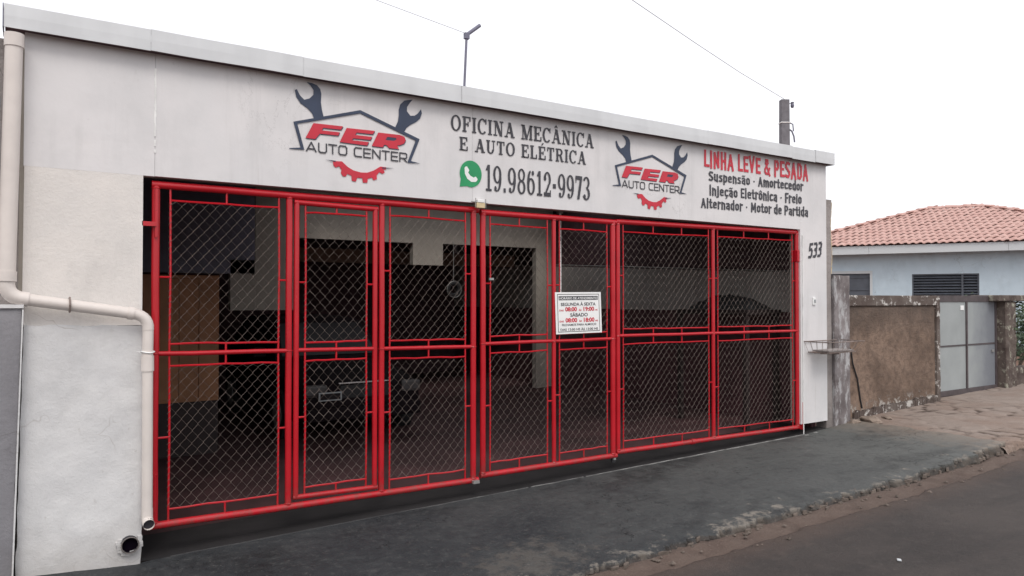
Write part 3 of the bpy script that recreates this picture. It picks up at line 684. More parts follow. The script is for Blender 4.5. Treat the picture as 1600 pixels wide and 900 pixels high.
slabtext('533', (7.186, 2.023, 2.209, 7.442, 2.055, 2.243), 'black', B, GG=CG, slantx=.03)
def emblem(x0, z0, sx, sz, label):
    e = bpy.data.objects.new('emblem', None); COL.objects.link(e); e.parent = B; e.location = (x0-3.4, 0, z0); e['label'] = label
    f = lambda L: [(x*sx, z*sz) for x, z in L]
    sh = lambda loops, m, n, y=-.0045, th=.0015: shape([f(l) for l in loops], m, e, n, y, th)
    sh([WR_L], 'navy', 'spanner'); sh([WR_R], 'navy', 'spanner'); sh([HOUSE], 'navy', 'house_outline', -.0062)
    # dark drop edge under the red letters
    off = lambda L: [(x+.004, z-.005) for x, z in L]
    sh([off(FF)], 'navy', 'letter_shadow', -.0042); sh([off(EE)], 'navy', 'letter_shadow', -.0042); sh([off(RR)], 'navy', 'letter_shadow', -.0042)
    sh([FF], 'redv', 'letter', -.0060); sh([EE], 'redv', 'letter', -.0060); sh([RR, RH], 'redv', 'letter', -.0060)
    sh([GEAR], 'redv', 'gear_arc'); sh([LL], 'navy', 'gear_line', -.0062); sh([LR], 'navy', 'gear_line', -.0062)
    a, b, c, d = .101*sx, .932*sx, .203*sz, .281*sz
    slabtext('AUTO CENTER', (a, c, d, b, c, d), 'black', e, GG=WG)
emblem(.97, 2.44, 1.0, 1.0, 'larger emblem left of the slab lettering, spanners over a house outline')
emblem(4.121, 2.436, .955, .985, 'smaller emblem between phone number and services list')
e = bpy.data.objects.new('phone_icon', None); COL.objects.link(e); e.parent = B; e.location = (2.498-3.4, 0, 2.607)
circ = lambda r, rz, n=40: [(r*math.cos(2*math.pi*i/n), rz*math.sin(2*math.pi*i/n)) for i in range(n)]
shape([circ(.108, .114)], 'green', e, 'icon_disc')
shape([[(-.108, -.118), (-.094, -.03), (-.02, -.105)]], 'green', e, 'icon_tail', -.0042)
HS=[(2.435,2.652),(2.447,2.666),(2.460,2.667),(2.481,2.637),(2.471,2.615),(2.492,2.591),(2.524,2.577),(2.546,2.588),(2.564,2.568),(2.558,2.552),(2.543,2.541),(2.503,2.538),(2.462,2.562),(2.439,2.602)]
shape([[(x-2.498, z-2.607) for x, z in HS]], 'white', e, 'icon_handset', -.0062)

# drain stub at the foot of the base wall
d = MB().tube([(-.10, -.085, -.067), (-.10, .13, -.067)], .052, 16, cap=False); P(d, 'drain_pipe', 'pvcdark', smooth=True)
P(MB().tube([(-.10, -.052, -.067), (-.10, -.046, -.067)], .051, 16), 'drain_shade_disc', 'void')  # black disc stands in for the shade inside the drain pipe
P(MB().tube([(-.10+.052*math.cos(t*.4), -.086, -.067+.052*math.sin(t*.4)) for t in range(16)], .004, 5, closed=True), 'drain_rim', 'weath')
gm = MB()
for i in range(26):
    a = i*.75; rr_ = .058+.012*random.random(); c = Vector((-.10+rr_*math.cos(a), -.045, -.067+rr_*math.sin(a)))
    if c.z > -.03: continue
    gm.box(c.x-.014, c.x+.014, c.y-.006*random.random()-.004, -.03, c.z-.012, c.z+.012)
P(gm, 'mortar_collar', 'plaster', kind='stuff', bevel=.003)
# doorbell
bl = thing('doorbell', 'small white doorbell on the wall below the house number', 'doorbell', (7.29, -.003, 1.51))
MB().box(-.028, .028, -.018, 0, -.045, .045).build('bell_case', 'white', bl, bevel=.005)
MB().box(-.014, .014, -.024, -.018, -.02, .02).build('bell_button', 'greyv', bl, bevel=.003)
# ------------------------------------------------------------------ rain pipe
rp = thing('rain_pipe', 'cream plastic rainwater pipe elbowing across the white wall to the gate', 'pipe', (-.77, -.1, 1.5))
def RP(pts, r, name, n=14, **k):
    mb = MB().tube(pts, r, n, **k); mb.v = [(x+.77, y+.1, z-1.5) for x, y, z in mb.v]; return mb.build(name, 'pvc', rp, smooth=True)
def arc(c, a, b, n=7):    # quarter bend from a via corner c to b
    c, a, b = Vector(c), Vector(a), Vector(b)
    return [(a*(1-t)**2 + c*2*t*(1-t) + b*t*t) for t in [i/n for i in range(n+1)]]
p0, p1 = (-.752, -.1, 3.13), (-.778, -.1, 1.66)
RP([p0, p1], .047, 'down_section')
RP([(-.752, -.1, 3.14), (-.752, -.1, 3.06)], .053, 'collar')
RP([(-.776, -.1, 1.70), (-.778, -.1, 1.64)], .052, 'collar')
RP(arc((-.782, -.1, 1.545), (-.778, -.1, 1.64), (-.69, -.1, 1.532)), .044, 'elbow')
RP([(-.705, -.1, 1.535), (-.665, -.1, 1.529)], .045, 'collar')
RP([(-.70, -.1, 1.534), (-.085, -.1, 1.437)], .037, 'cross_section')
RP([(-.125, -.1, 1.443), (-.092, -.1, 1.438)], .042, 'collar')
RP(arc((-.002, -.1, 1.424), (-.095, -.1, 1.438), (-.006, -.1, 1.33)), .036, 'elbow')
RP([(-.006, -.1, 1.34), (-.008, -.1, 1.16)], .034, 'down_section')
RP([(-.007, -.1, 1.06), (-.008, -.1, 1.16)], .039, 'collar')
RP([(-.007, -.1, 1.08), (-.004, -.1, .15)], .033, 'down_section')
RP([(-.004, -.1, .16), (-.004, -.1, .10), (-.002, -.125, .075), (0, -.165, .068)], .035, 'outlet', cap=False)
mi = MB().tube([(.77, -.03, -1.427), (.77, -.045, -1.4285)], .034, 14).build('outlet_shade', 'pvcdark', rp)  # dark disc stands in for the shade inside the outlet
wt = MB().tube([(-.007+.040*math.cos(t*.45), -.1+.040*math.sin(t*.45), 1.185+.004*math.sin(t)) for t in range(14)], .005, 5, closed=True)
wt.tube([(-.055, -.11, 1.185), (-.075, -.12, 1.192)], .004, 5); wt.v = [(x+.77, y+.1, z-1.5) for x, y, z in wt.v]; wt.build('wire_tie', 'white', rp)
for x, z in [(-.45, 1.497)]:
    b = MB().tube([(x+.006*0, -.1+.046*math.cos(t*.45), z+.046*math.sin(t*.45)) for t in range(14)], .006, 5, closed=True); b.v = [(xx+.77, y+.1, zz-1.5) for xx, y, zz in b.v]; b.build('pipe_clip', 'rusty', rp)

# ------------------------------------------------------------------ gates
YG = .05
def rod(mb, x0, z0, x1, z1, r, n=8, y=YG): mb.tube([(x0, y, z0), (x1, y, z1)], r, n); return mb
def lerp(a, b, t): return a+(b-a)*t
rg = random.Random(3)
def mesh_panel(parent, ox, x0, x1, zb, zt, zb_tube, zt_tube, xl, xr, nst, y=YG, seed=0):
    """rod frame x0..x1, zb..zt (each a function of x), stubs to the surrounding tubes, chain link inside"""
    mb = MB(); r = .0075
    ext_t, ext_b = (lambda x: zt_tube(x)), (lambda x: zb_tube(x))
    for x in (x0, x1): mb.tube([(x-ox, y, zb_tube(x)), (x+.004-ox, y, (zb(x)+zt(x))/2), (x-ox, y, zt_tube(x))], r, 6)
    n = 6
    for f, s in ((zb, .004), (zt, .004)):
        mb.tube([(lerp(x0, x1, i/n)-ox, y, f(lerp(x0, x1, i/n)) + rg.uniform(-s, s)) for i in range(n+1)], r, 6)
    for k in range(nst):
        x = lerp(x0, x1, (k+1)/(nst+1)); mb.tube([(x-ox, y, zt(x)), (x-ox, y, zt_tube(x))], r, 6); mb.tube([(x-ox, y, zb(x)), (x-ox, y, zb_tube(x))], r, 6)
    zm = lerp(zb(x0), zt(x0), .52 + rg.uniform(-.06, .06))
    mb.tube([(xl-ox, y, zm), (x0-ox, y, zm)], r, 6); mb.tube([(x1-ox, y, zm-.01), (xr-ox, y, zm-.01)], r, 6)
    fr = mb.build('mesh_frame', 'red', parent, smooth=True)
    w, h = .0375, .043; wb = MB(); nc = int(round((x1-x0)/w)); w = (x1-x0)/nc; ph = rg.random()*10
    lace = .3+.7*rg.random()
    for c in range(nc):
        xa = x0+c*w; z = zb(xa)+.004; pts = []; k = c % 2
        top = zt(xa)-.002
        while z < top + h*.5:
            zz = min(z, top); side = k % 2
            x = xa + (w+.002 if side else -.002)
            wx = x + .010*N(x*1.3+ph, zz*2.1, ph, 2) ; wz = zz + .008*N(x*1.7, zz*1.7+ph, ph, 2)
            wx = min(max(wx, x0), x1)
            pts.append((wx-ox, y + (-.0045 if side else .0045) + .006*N(x, zz, ph, 1.5), wz)); z += h; k += 1
        wb.tube(pts, .0015, 3, cap=False)
    # laced edge loops round the side rods
    for xe in (x0, x1):
        z = zb(xe); pts = []
        i = 0
        while z < zt(xe):
            a = i*math.pi/2; pts.append((xe + .011*math.cos(a)-ox, y+.011*math.sin(a), z)); z += .0105; i += 1
        mb2 = wb.tube(pts, .0016, 3, cap=False)
    o = wb.build('wire_mesh', 'wire', parent, kind='stuff'); return fr, o
def gate_leaf(name, label, xs, ztop, zmid, zbot, posts, sections, nst, rt=.027, skip=()):
    x0, x1 = xs; ox = x0
    root = thing(name, label, 'gate', (x0, 0, 0), 0, None)
    L = lambda f: (lambda x: lerp(f[0], f[1], (x-x0)/(x1-x0)))
    zt, zm, zb = L(ztop), L(zmid), L(zbot)
    def bar(nm, a, b, r):
        L_ = math.hypot(b[0]-a[0], b[1]-a[1]); n = max(1, int(L_/.22)); k_ = .0028 if r > .02 else .0035; sd_ = rg.random()*50
        pts = []
        for i in range(n+1):
            t = i/n; w_ = 0 if i in (0, n) else 1; dx = w_*k_*N(t*L_*1.6+sd_, 1, 0, 1)*2; v_ = abs(b[0]-a[0]) < .01
            pts.append((lerp(a[0], b[0], t)-ox+(dx if v_ else 0), YG+a[2]+dx*.6, lerp(a[1], b[1], t)+(0 if v_ else dx)))
        return MB().tube(pts, r, 12).build(nm, 'red', root, smooth=True)
    bar('top_rail', (x0-rt, zt(x0), 0), (x1+rt, zt(x1), 0), rt); bar('bottom_rail', (x0-rt, zb(x0), 0), (x1+rt, zb(x1), 0), rt*.95)
    for x, r in posts: bar('post', (x, zb(x), .0), (x, zt(x), .0), r)
    wb_ = MB()          # weld beads where rails meet posts
    for x, r in posts:
        for z, rr in ((zt(x)-rt*.9, r), (zb(x)+rt*.9, r)) + (((zm(x), r*1.02),) if r > .02 else ()):
            wb_.tube([(x-ox+(rr+.002)*math.cos(k*.63), YG+(rr+.002)*math.sin(k*.63), z+.003*rg.uniform(-1, 1)) for k in range(10)], .0035, 4, closed=True)
    wb_.build('weld_beads', 'red', root, kind='stuff')
    for (a, b, pa, pb) in sections:
        if (a, b) in skip: continue
        bar('middle_rail', (a, zm(a), -.002), (b, zm(b), -.002), .0165)
        mesh_panel(root, ox, pa, pb, lambda x: zm(x)+.065, lambda x: zt(x)-.10, zm, zt, a, b, nst)
        mesh_panel(root, ox, pa, pb, lambda x: zb(x)+.10, lambda x: zm(x)-.085, zb, zm, a, b, nst)
    return root, zt, zm, zb
A, zt, zm, zb = gate_leaf('gate_leaf', 'widest red gate leaf at the left, with a pedestrian door set in it', (.055, 2.575), (2.312, 2.308), (1.163, 1.122), (0.0, -.028),
    [(.055, .026), (.962, .024), (1.705, .024), (2.555, .026)], [(.055, .962, .145, .885), (1.705, 2.555, 1.775, 2.475)], 1)
ox = .055
dr = MB(); dl, dR = 1.018, 1.648; dt, db = 2.262, .052
dr.tube([(dl-ox, YG, db), (dl-ox, YG, dt)], .021, 12); dr.tube([(dR-ox, YG, db), (dR-ox, YG, dt-.01)], .021, 12)
dr.tube([(dl-.02-ox, YG, dt), (dR+.02-ox, YG, dt-.01)], .021, 12); dr.tube([(dl-.02-ox, YG, db), (dR+.02-ox, YG, db-.012)], .019, 12)
dr.tube([(dl-ox, YG, 1.150), (dR-ox, YG, 1.138)], .016, 10)
door = dr.build('pedestrian_door', 'red', A, smooth=True)
def sub(parent, *a):
    fr, o = mesh_panel(parent, ox, *a); return fr
sub(door, 1.085, 1.575, lambda x: 1.205, lambda x: 2.19, lambda x: 1.145, lambda x: 2.257, dl, dR, 1)
sub(door, 1.085, 1.575, lambda x: .115, lambda x: 1.065, lambda x: .05, lambda x: 1.145, dl, dR, 1)
# hinges and lock furniture on the big leaf
MB().tube([(0, YG-.03, 1.95), (0, YG-.03, 2.28)], .013, 8).build('hinge_barrel', 'red', A, smooth=True)
MB().box(-.09, 0, .0, .03, 2.025, 2.055).build('hinge_plate', 'red', A)
MB().tube([(0, YG-.03, .10), (0, YG-.03, .35)], .013, 8).build('hinge_barrel', 'red', A, smooth=True)
MB().box(2.47, 2.53, -.01, .02, -.045, -.02).build('drop_bolt', 'zinc', A)
Bl, *_ = gate_leaf('gate_leaf', 'narrow red gate leaf in the middle carrying the opening hours plate', (2.652, 4.155), (2.292, 2.292), (1.143, 1.146), (.004, 0.0),
    [(2.652, .026), (3.42, .021), (4.140, .027)], [(2.652, 3.42, 2.725, 3.345), (3.42, 4.14, 3.485, 4.065)], 1)
MB().tube([(1.50, .05, -.045), (1.50, .068, -.045)], .026, 14).build('caster', 'rubber', Bl, smooth=True)
MB().box(1.485, 1.515, .035, .085, -.04, .0).build('caster_bracket', 'zinc', Bl)
MB().box(.055, .10, .028, .045, 1.70, 1.72).build('latch', 'zinc', Bl)
Cl, *_ = gate_leaf('gate_leaf', 'red gate leaf of two wide mesh bays at the right end beside the house number', (4.205, 7.055), (2.300, 2.338), (1.172, 1.156), (.030, .005),
    [(4.205, .024), (5.575, .022), (7.035, .028)], [(4.205, 5.575, 4.275, 5.505), (5.575, 7.035, 5.65, 6.95)], 2)
MB().tube([(1.02, YG, .022), (1.07, YG, .0215)], .031, 10).build('rail_sleeve', 'red', Cl, smooth=True)
MB().box(2.80, 2.87, .01, .09, 1.98, 2.12).build('hinge_plate', 'red', Cl, bevel=.008)
# red channel the right leaf closes against
ch = MB().box(7.066, 7.078, .0, .058, -.02, 2.362); P(ch, 'door_jamb', 'red')

# opening-hours plate tied on the middle leaf
sg = thing('opening_hours_plate', 'white opening hours plate tied to the middle gate leaf', 'sign', (3.695, .02, 1.405), 0)
sg.rotation_euler = (R(-2), R(-.6), 0)
MB().box(-.275, .275, 0, .004, -.195, .195).build('plate', 'white', sg, bevel=.001)
def ring_rect(a, b, w, y, mat):
    m = MB(); m.box(-a, a, y, y+.0006, b-w, b); m.box(-a, a, y, y+.0006, -b, -b+w); m.box(-a, -a+w, y, y+.0006, -b+w, b-w); m.box(a-w, a, y, y+.0006, -b+w, b-w); return m.build('border', mat, sg)
ring_rect(.252, .178, .006, -.0008, 'black')
MB().box(-.235, .235, -.0008, -.0001, .120, .158).build('title_bar', 'black', sg)
T = lambda s, x0, x1, z0, z1, m, b=.02, y=-.0012: text(s, (x0, z0, z1, x1, z0, z1), m, sg, y=y, bold=b, th=.0005)
T('HORÁRIO DE ATENDIMENTO', -.228, .228, .126, .154, 'white', .01)
T('SEGUNDA À SEXTA', -.212, .205, .066, .104, 'black')
T('DAS', -.232, -.182, .017, .034, 'redv'); T('08:00', -.163, -.025, .014, .056, 'redv', .035)
T('ÀS', -.004, .03, .017, .038, 'redv'); T('19:00', .055, .185, .014, .056, 'redv', .035); T('HS', .195, .228, .017, .032, 'redv')
T('SÁBADO', -.105, .105, -.036, .006, 'black')
T('DAS', -.232, -.182, -.086, -.069, 'redv'); T('08:00', -.163, -.025, -.089, -.047, 'redv', .035)
T('ÀS', -.004, .03, -.086, -.065, 'redv'); T('18:00', .055, .185, -.089, -.047, 'redv', .035); T('HS', .195, .228, -.086, -.071, 'redv')
T('FECHAMOS PARA ALMOÇO', -.205, .205, -.126, -.101, 'black', .015)
T('DAS 12:00 HS ÀS 13:00 HS', -.225, .225, -.166, -.138, 'black', .015)

# bracket with yellowed box above the meeting of the two leaves
bk = thing('gate_catch', 'small yellowed catch box on metal rods over the gate joint', 'latch', (2.57, -.02, 2.36))
MB().box(-.035, .045, -.03, .01, -.045, .0).build('catch_box', 'brass', bk, bevel=.004)
MB().box(-.030, .035, -.034, .008, .001, .028).build('catch_cover', 'white', bk, bevel=.004)
r_ = MB(); r_.tube([(-.085, -.012, .005), (.085, -.012, .0)], .004, 6); r_.tube([(-.04, -.014, .04), (-.04, -.014, -.04)], .004, 6); r_.tube([(.06, -.014, .035), (.06, -.014, -.04)], .004, 6); r_.build('rods', 'zinc', bk)
# white pipe just inside the gate
cp_ = thing('conduit', 'thin white pipe hanging just inside the middle gate leaf', 'pipe', (3.67, .28, 0))
MB().tube([(0, 0, 1.6), (0, 0, 2.37)], .011, 8).build('conduit_pipe', 'white', cp_, smooth=True)
MB().tube([(0, 0, 2.10), (0, 0, 2.14)], .015, 8).build('conduit_joint', 'greyv', cp_, smooth=True)
MB().box(-.03, .03, -.01, .02, 2.37, 3.26).build('conduit_hanger', 'zinc', cp_)

# ------------------------------------------------------------------ things inside
cb = thing('wooden_cabinet', 'orange brown wooden cabinet inside behind the left gate leaf', 'cabinet', (.72, 3.3, -.2))
MB().box(-.42, .42, 0, .5, .60, 2.0).build('cabinet_body', 'wood', cb, bevel=.006)
for i in range(4): MB().box(-.40+i*.202, -.205+i*.202, -.02, -.002, .64, 1.96).build('door_panel', 'wood', cb, bevel=.006)
MB().box(-.42, .42, .03, .5, .0, .598).build('cabinet_base', 'wood_dark', cb, bevel=.006)

car = thing('parked_car', 'dark car parked nose out in the shade inside the workshop', 'car', (2.75, 2.95, -.17))
def car_body():
    # stations along the length: y, half width, z of (sill, belt), roof handled apart
    st = [(0, .62, .30, .62), (.06, .74, .24, .70), (.30, .80, .20, .78), (.9, .82, .18, .86), (1.25, .83, .18, .92), (3.2, .83, .18, .95), (3.75, .80, .22, .93), (3.95, .70, .32, .80)]
    b = MB(); n = 10
    for y, w, z0, z1 in st:
        for i in range(n):
            t = [(-1, .12), (-1, .55), (-.97, .85), (-.80, 1.), (-.3, 1.03), (.3, 1.03), (.80, 1.), (.97, .85), (1, .55), (1, .12)][i]
            b.v.append((t[0]*w, y, z0 + (z1-z0)*t[1]))
    for s in range(len(st)-1):
        for i in range(n): j = (i+1) % n; b.f.append((s*n+i, s*n+j, (s+1)*n+j, (s+1)*n+i))
    b.f.append(tuple(range(n))); b.f.append(tuple((len(st)-1)*n+i for i in range(n-1, -1, -1)))
    return b
car_body().build('body', 'car', car, smooth=True)
def loft(rings):
    b = MB(); n = len(rings[0])
    for r in rings: b.v += r
    for s in range(len(rings)-1):
        for i in range(n): j = (i+1) % n; b.f.append((s*n+i, s*n+j, (s+1)*n+j, (s+1)*n+i))
    b.f.append(tuple(range(n))); b.f.append(tuple((len(rings)-1)*n+i for i in range(n-1, -1, -1))); return b
loft([[(-.76, 1.15, .92), (.76, 1.15, .92), (.76, 3.8, .94), (-.76, 3.8, .94)], [(-.60, 1.75, 1.40), (.60, 1.75, 1.40), (.60, 3.35, 1.42), (-.60, 3.35, 1.42)], [(-.52, 1.95, 1.45), (.52, 1.95, 1.45), (.52, 3.1, 1.47), (-.52, 3.1, 1.47)]]).build('cabin', 'car', car, smooth=True)
MB().add([(-.66, 1.19, .965), (.66, 1.19, .965), (.555, 1.71, 1.375), (-.555, 1.71, 1.375)], [(0, 1, 2, 3)]).build('windshield', 'glass', car)
for s in (-1, 1):
    MB().add([(s*.745, 1.5, .98), (s*.745, 3.5, .99), (s*.625, 3.2, 1.36), (s*.625, 1.85, 1.36)], [(0, 1, 2, 3)]).build('side_window', 'glass', car)
    MB().box(s*.6-.13, s*.6+.13, -.01, .1, .56, .70).build('headlight', 'lamp', car, bevel=.03)
    MB().box(s*.9-.08, s*.9+.08, 1.35, 1.43, .95, 1.08).build('mirror', 'car', car, bevel=.02)
    for y in (.72, 3.2):
        w = MB().tube([(s*.68, y, .30), (s*.85, y, .30)], .30, 20).build('wheel', 'rubber', car, smooth=True)
        MB().tube([(s*.853, y, .30), (s*.86, y, .30)], .18, 14).build('rim', 'zinc', w, smooth=True)
MB().box(-.72, .72, -.05, .10, .28, .44).build('bumper', 'car', car, bevel=.03)
MB().box(-.32, .32, -.015, .05, .53, .68).build('grille', 'rubber', car, bevel=.01)
MB().box(-.33, .33, .01, .03, .70, .715).build('chrome_strip', 'chrome', car)
pl = MB().box(-.60, -.32, -.065, -.052, .52, .62).build('number_plate', 'greyv', car, bevel=.003)
MB().box(-.58, -.34, -.068, -.0652, .535, .605).build('plate_face', 'glass', pl)
tw = thing('wall_tyre', 'dark tyre hung under the cream partition behind the middle of the gates', 'tyre', (5.27, 5.35, 1.70))
MB().tube([(.10*math.cos(2*math.pi*i/20), 0, .10*math.sin(2*math.pi*i/20)) for i in range(20)], .038, 8, closed=True).build('tyre_ring', 'rubber', tw, smooth=True)
MB().tube([(.135*math.cos(2*math.pi*i/20), -.03, .135*math.sin(2*math.pi*i/20)) for i in range(20)], .006, 5, closed=True).build('tyre_edge', 'zinc', tw, smooth=True)
MB().tube([(0, 0, .10), (0, 0, .80)], .006, 5).build('hanging_hook', 'zinc', tw)
wbn = thing('workbench', 'dark workbench heaped with rags beside the right inner wall', 'workbench', (7.05, 1.1, -.1))
MB().box(-.30, .36, -.55, .65, 1.44, 1.50).build('bench_top', 'wood_dark', wbn, bevel=.004)
for sx in (-.26, .32):
    for sy in (-.5, .6): MB().box(sx-.03, sx+.03, sy-.03, sy+.03, 0, 1.438).build('leg', 'wood_dark', wbn)
hp = thing('rag_heap', 'heap of dark rags lying on the workbench', 'rags', (7.12, 1.15, 1.402))
hb = MB(); nn = 16
for i in range(nn+1):
    for j in range(nn+1):
        x = -.27+.54*i/nn; y = -.5+1.0*j/nn; q = max(0, 1-(x/.27)**2)*max(0, 1-(y/.5)**2)
        hb.v.append((x, y, .003+.16*q**.5*(1+.5*fbm(x*6, y*6))))
hb.f = [(i*(nn+1)+j, i*(nn+1)+j+1, (i+1)*(nn+1)+j+1, (i+1)*(nn+1)+j) for i in range(nn) for j in range(nn)]
hb.build('rag_pile', 'rubber', hp, smooth=True)

# ------------------------------------------------------------------ left neighbour
nb = thing('neighbour_wall', 'grey neighbouring wall seen past the rain pipe at the left edge', 'wall', (-.85, .1, -.3))
MB().box(-3.0, .135, 0, .2, 0, 3.46).build('render_face', 'weath', nb)
MB().box(-.6, .03, -.16, -.12, 3.00, 3.05).build('iron_bar', 'mast', nb)
MB().box(-.6, -.56, -.12, .0, 3.00, 3.05).build('iron_stay', 'mast', nb)
gw = rough_wall(-2.6, -.700, lambda x: -.30, lambda x: 1.475, -.13, .004, 'low_wall', 'grey_plaster', None, .25, -.04, 50, 40)
tag(gw, 'low grey rendered wall in front of the white base wall at the left edge', 'wall')
MB().box(-2.6, -.690, -.14, .12, 1.478, 1.50).build('wall_capping', 'plaster', gw)
MB().add([(-.698, -.134, 1.47), (-.690, -.134, 1.47), (-.730, -.134, -.2), (-.739, -.134, -.2), (-.698, .0, 1.47), (-.690, .0, 1.47), (-.730, .0, -.2), (-.739, .0, -.2)], [(0,1,2,3),(4,7,6,5),(1,5,6,2),(0,3,7,4)]).build('paint_edge', 'plaster', gw)

# ------------------------------------------------------------------ right-hand plot
side = thing('party_wall', 'ragged weathered edge of the party wall beside the white corner panel', 'wall', (7.6, 0, -.2))
eb = MB(); zs = frange(1.95, 2.97, .05)
pts = [(-.035, 0)] + [(-.035, 2.97)] + [(.09 - .0*z + .012*math.sin(z*9) + .02*N(z, 3, 0, 4), z) for z in reversed(zs)] + [(.10, 0)]
eb.prism(pts, .02, .16); eb.build('wall_edge', 'weath', side)
yb = MB()
for i in range(9):
    z = 2.05+i*.10; yb.tube([(.10+.012*math.sin(z*9), .03, z), (.102+.012*math.sin((z+.09)*9), .03, z+.09)], .009, 5)
yb.build('foam_bead', 'brass', side)
pc = rough_wall(7.70, 8.02, lambda x: -.15, lambda x: 1.83, -.02, .016, 'gate_pillar', 'weath', None, .25, 0, 14, 60)
pc.data.materials.clear(); pc.data.materials.append(M['peel'])
tag(pc, 'tall weathered grey pillar between the white wall and the brown wall', 'pillar')
bw = rough_wall(8.06, 10.27, lambda x: -.1, lambda x: 1.445, .08, .008, 'brown_wall', 'brown', None, .2, 0, 60, 50)
tag(bw, 'bare brown rendered garden wall with a peeling dark cap', 'wall')
MB().box(8.03, 10.27, .055, .30, 1.448, 1.585).build('wall_cap', 'cap', bw, bevel=.008)
rough_wall(10.272, 10.36, lambda x: -.05, lambda x: 1.58, .05, .012, 'end_post', 'cap', bw, .2, 0, 6, 40)
bb = MB()
for i in range(120):
    x = 8.2 + i*.0175; hgt = .035 + .035*abs(fbm(x*5, 2)); 
    bb.box(x, x+.0172, .045-.01*random.random(), .075, -.05, ip(x, ZW)+.05+hgt)
bb.build('footing', 'cap', bw)
cr = MB().tube([(8.10, .075, .95), (8.16, .062, .88), (8.20, .062, .70), (8.30, .062, .5), (8.36, .064, .25), (8.40, .064, .12)], .010, 5); cr.build('cable', 'rubber', bw)
# steel sheet gate
sg2 = thing('steel_gate', 'pale grey steel sheet gate of four panels in a brown frame', 'gate', (10.38, .14, .1))
for i in range(2):
    for j in range(2):
        x0 = .03+i*.93; z0 = .08+j*.67
        MB().box(x0, x0+.885, .012, .02, z0, z0+.645).build('sheet_panel', 'gatepanel', sg2)
MB().box(0, 1.90, 0, .04, 1.395, 1.49).build('top_rail', 'gateframe', sg2, bevel=.004)
MB().box(0, 1.90, 0, .04, 0, .078).build('bottom_rail', 'gateframe', sg2, bevel=.004)
MB().box(0, .028, 0, .04, .08, 1.41).build('stile', 'gateframe', sg2); MB().box(.917, .958, -.004, .04, .08, 1.41).build('stile', 'gateframe', sg2); MB().box(1.847, 1.90, 0, .04, .08, 1.41).build('stile', 'gateframe', sg2)
MB().box(.03, .915, .003, .03, .727, .748).build('middle_rail', 'gateframe', sg2); MB().box(.96, 1.845, .003, .03, .727, .748).build('middle_rail', 'gateframe', sg2)
MB().box(1.72, 1.78, -.012, .012, .60, .64).build('lock_plate', 'zinc', sg2, bevel=.003)
MB().box(.76, .86, .004, .011, 1.27, 1.34).build('paper_sticker', 'white', sg2)
rpil = rough_wall(12.30, 12.66, lambda x: 0, lambda x: 1.50, .02, .02, 'mossy_pillar', 'moss', None, .35, 0, 16, 50)
tag(rpil, 'mossy square pillar at the far side of the steel gate', 'pillar')
MB().box(12.0, 13.2, -.01, .42, 1.503, 1.60).build('pillar_cap', 'moss', rpil, bevel=.02)
lw = rough_wall(12.68, 20.0, lambda x: 0, lambda x: .42, .06, .01, 'low_garden_wall', 'moss', None, .2, 0, 80, 16)
tag(lw, 'low stained garden wall under the bush at the right edge', 'wall')
# bush
bu = thing('bush', 'leafy green bush spilling over the low wall at the right edge', 'bush', (13.2, .33, .3))
stm = MB()
for i in range(9):
    a = random.uniform(-.8, .8); stm.tube([(a*.6, random.uniform(-.1, .3), 0), (a*.9, random.uniform(-.2, .3), .5), (a*1.2, random.uniform(-.25, .3), 1.0)], [.02, .014, .006], 5)
stm.build('stem', 'bark', bu)
lf = MB()
cl = [(random.uniform(-.85, 1.5), random.uniform(-.30, .5), random.uniform(.2, 1.15), random.uniform(.10, .22)) for _ in range(60)]
for cx, cy, cz, cr_ in cl:
    for k in range(46):
        d_ = Vector((random.gauss(0, 1), random.gauss(0, 1), random.gauss(0, 1))).normalized()*cr_*random.uniform(.5, 1.05)
        c = Vector((cx, cy, cz))+d_; q = Vector((random.gauss(0, 1), random.gauss(0, 1), random.gauss(0, .6))).normalized()
        s_ = q.orthogonal().normalized(); L_ = random.uniform(.05, .09); w_ = L_*.28
        lf.add([c-q*L_*.5, c+s_*w_, c+q*L_*.5, c-s_*w_], [(0, 1, 2, 3)])
lf.build('foliage', 'leaf', bu)

# rubble and stones
def rock(name, x, y, z, sx, sy, sz, seed, label, parent=None, group=None):
    bm = bmesh.new(); bmesh.ops.create_icosphere(bm, subdivisions=3, radius=1)
    for v in bm.verts:
        p = v.co; k = 1 + .35*noise.noise(p*1.3+Vector((seed, 0, 0))) + .12*noise.noise(p*4+Vector((seed, 3, 0))); v.co = Vector((p.x*sx*k, p.y*sy*k, max(-.3, p.z)*sz*k))
    me = bpy.data.meshes.new(name); bm.to_mesh(me); bm.free(); me.materials.append(M['stone'])
    o = bpy.data.objects.new(name, me); COL.objects.link(o); o.location = (x, y, z); o.rotation_euler = (0, 0, seed)
    return tag(o, label, 'stone', group)
rock('rubble_stone', 8.22, -.17, .01, .15, .09, .06, 1.3, 'large flat rubble stone at the foot of the brown wall')
rock('rubble_stone', 8.0, -.08, -.01, .08, .05, .04, 2.7, 'small stone wedged at the base of the grey pillar')
rock('rubble_stone', 8.58, -.16, .01, .09, .05, .022, 4.1, 'thin sliver of stone lying right of the large rubble stone')
gv = MB(); rs = random.Random(9)
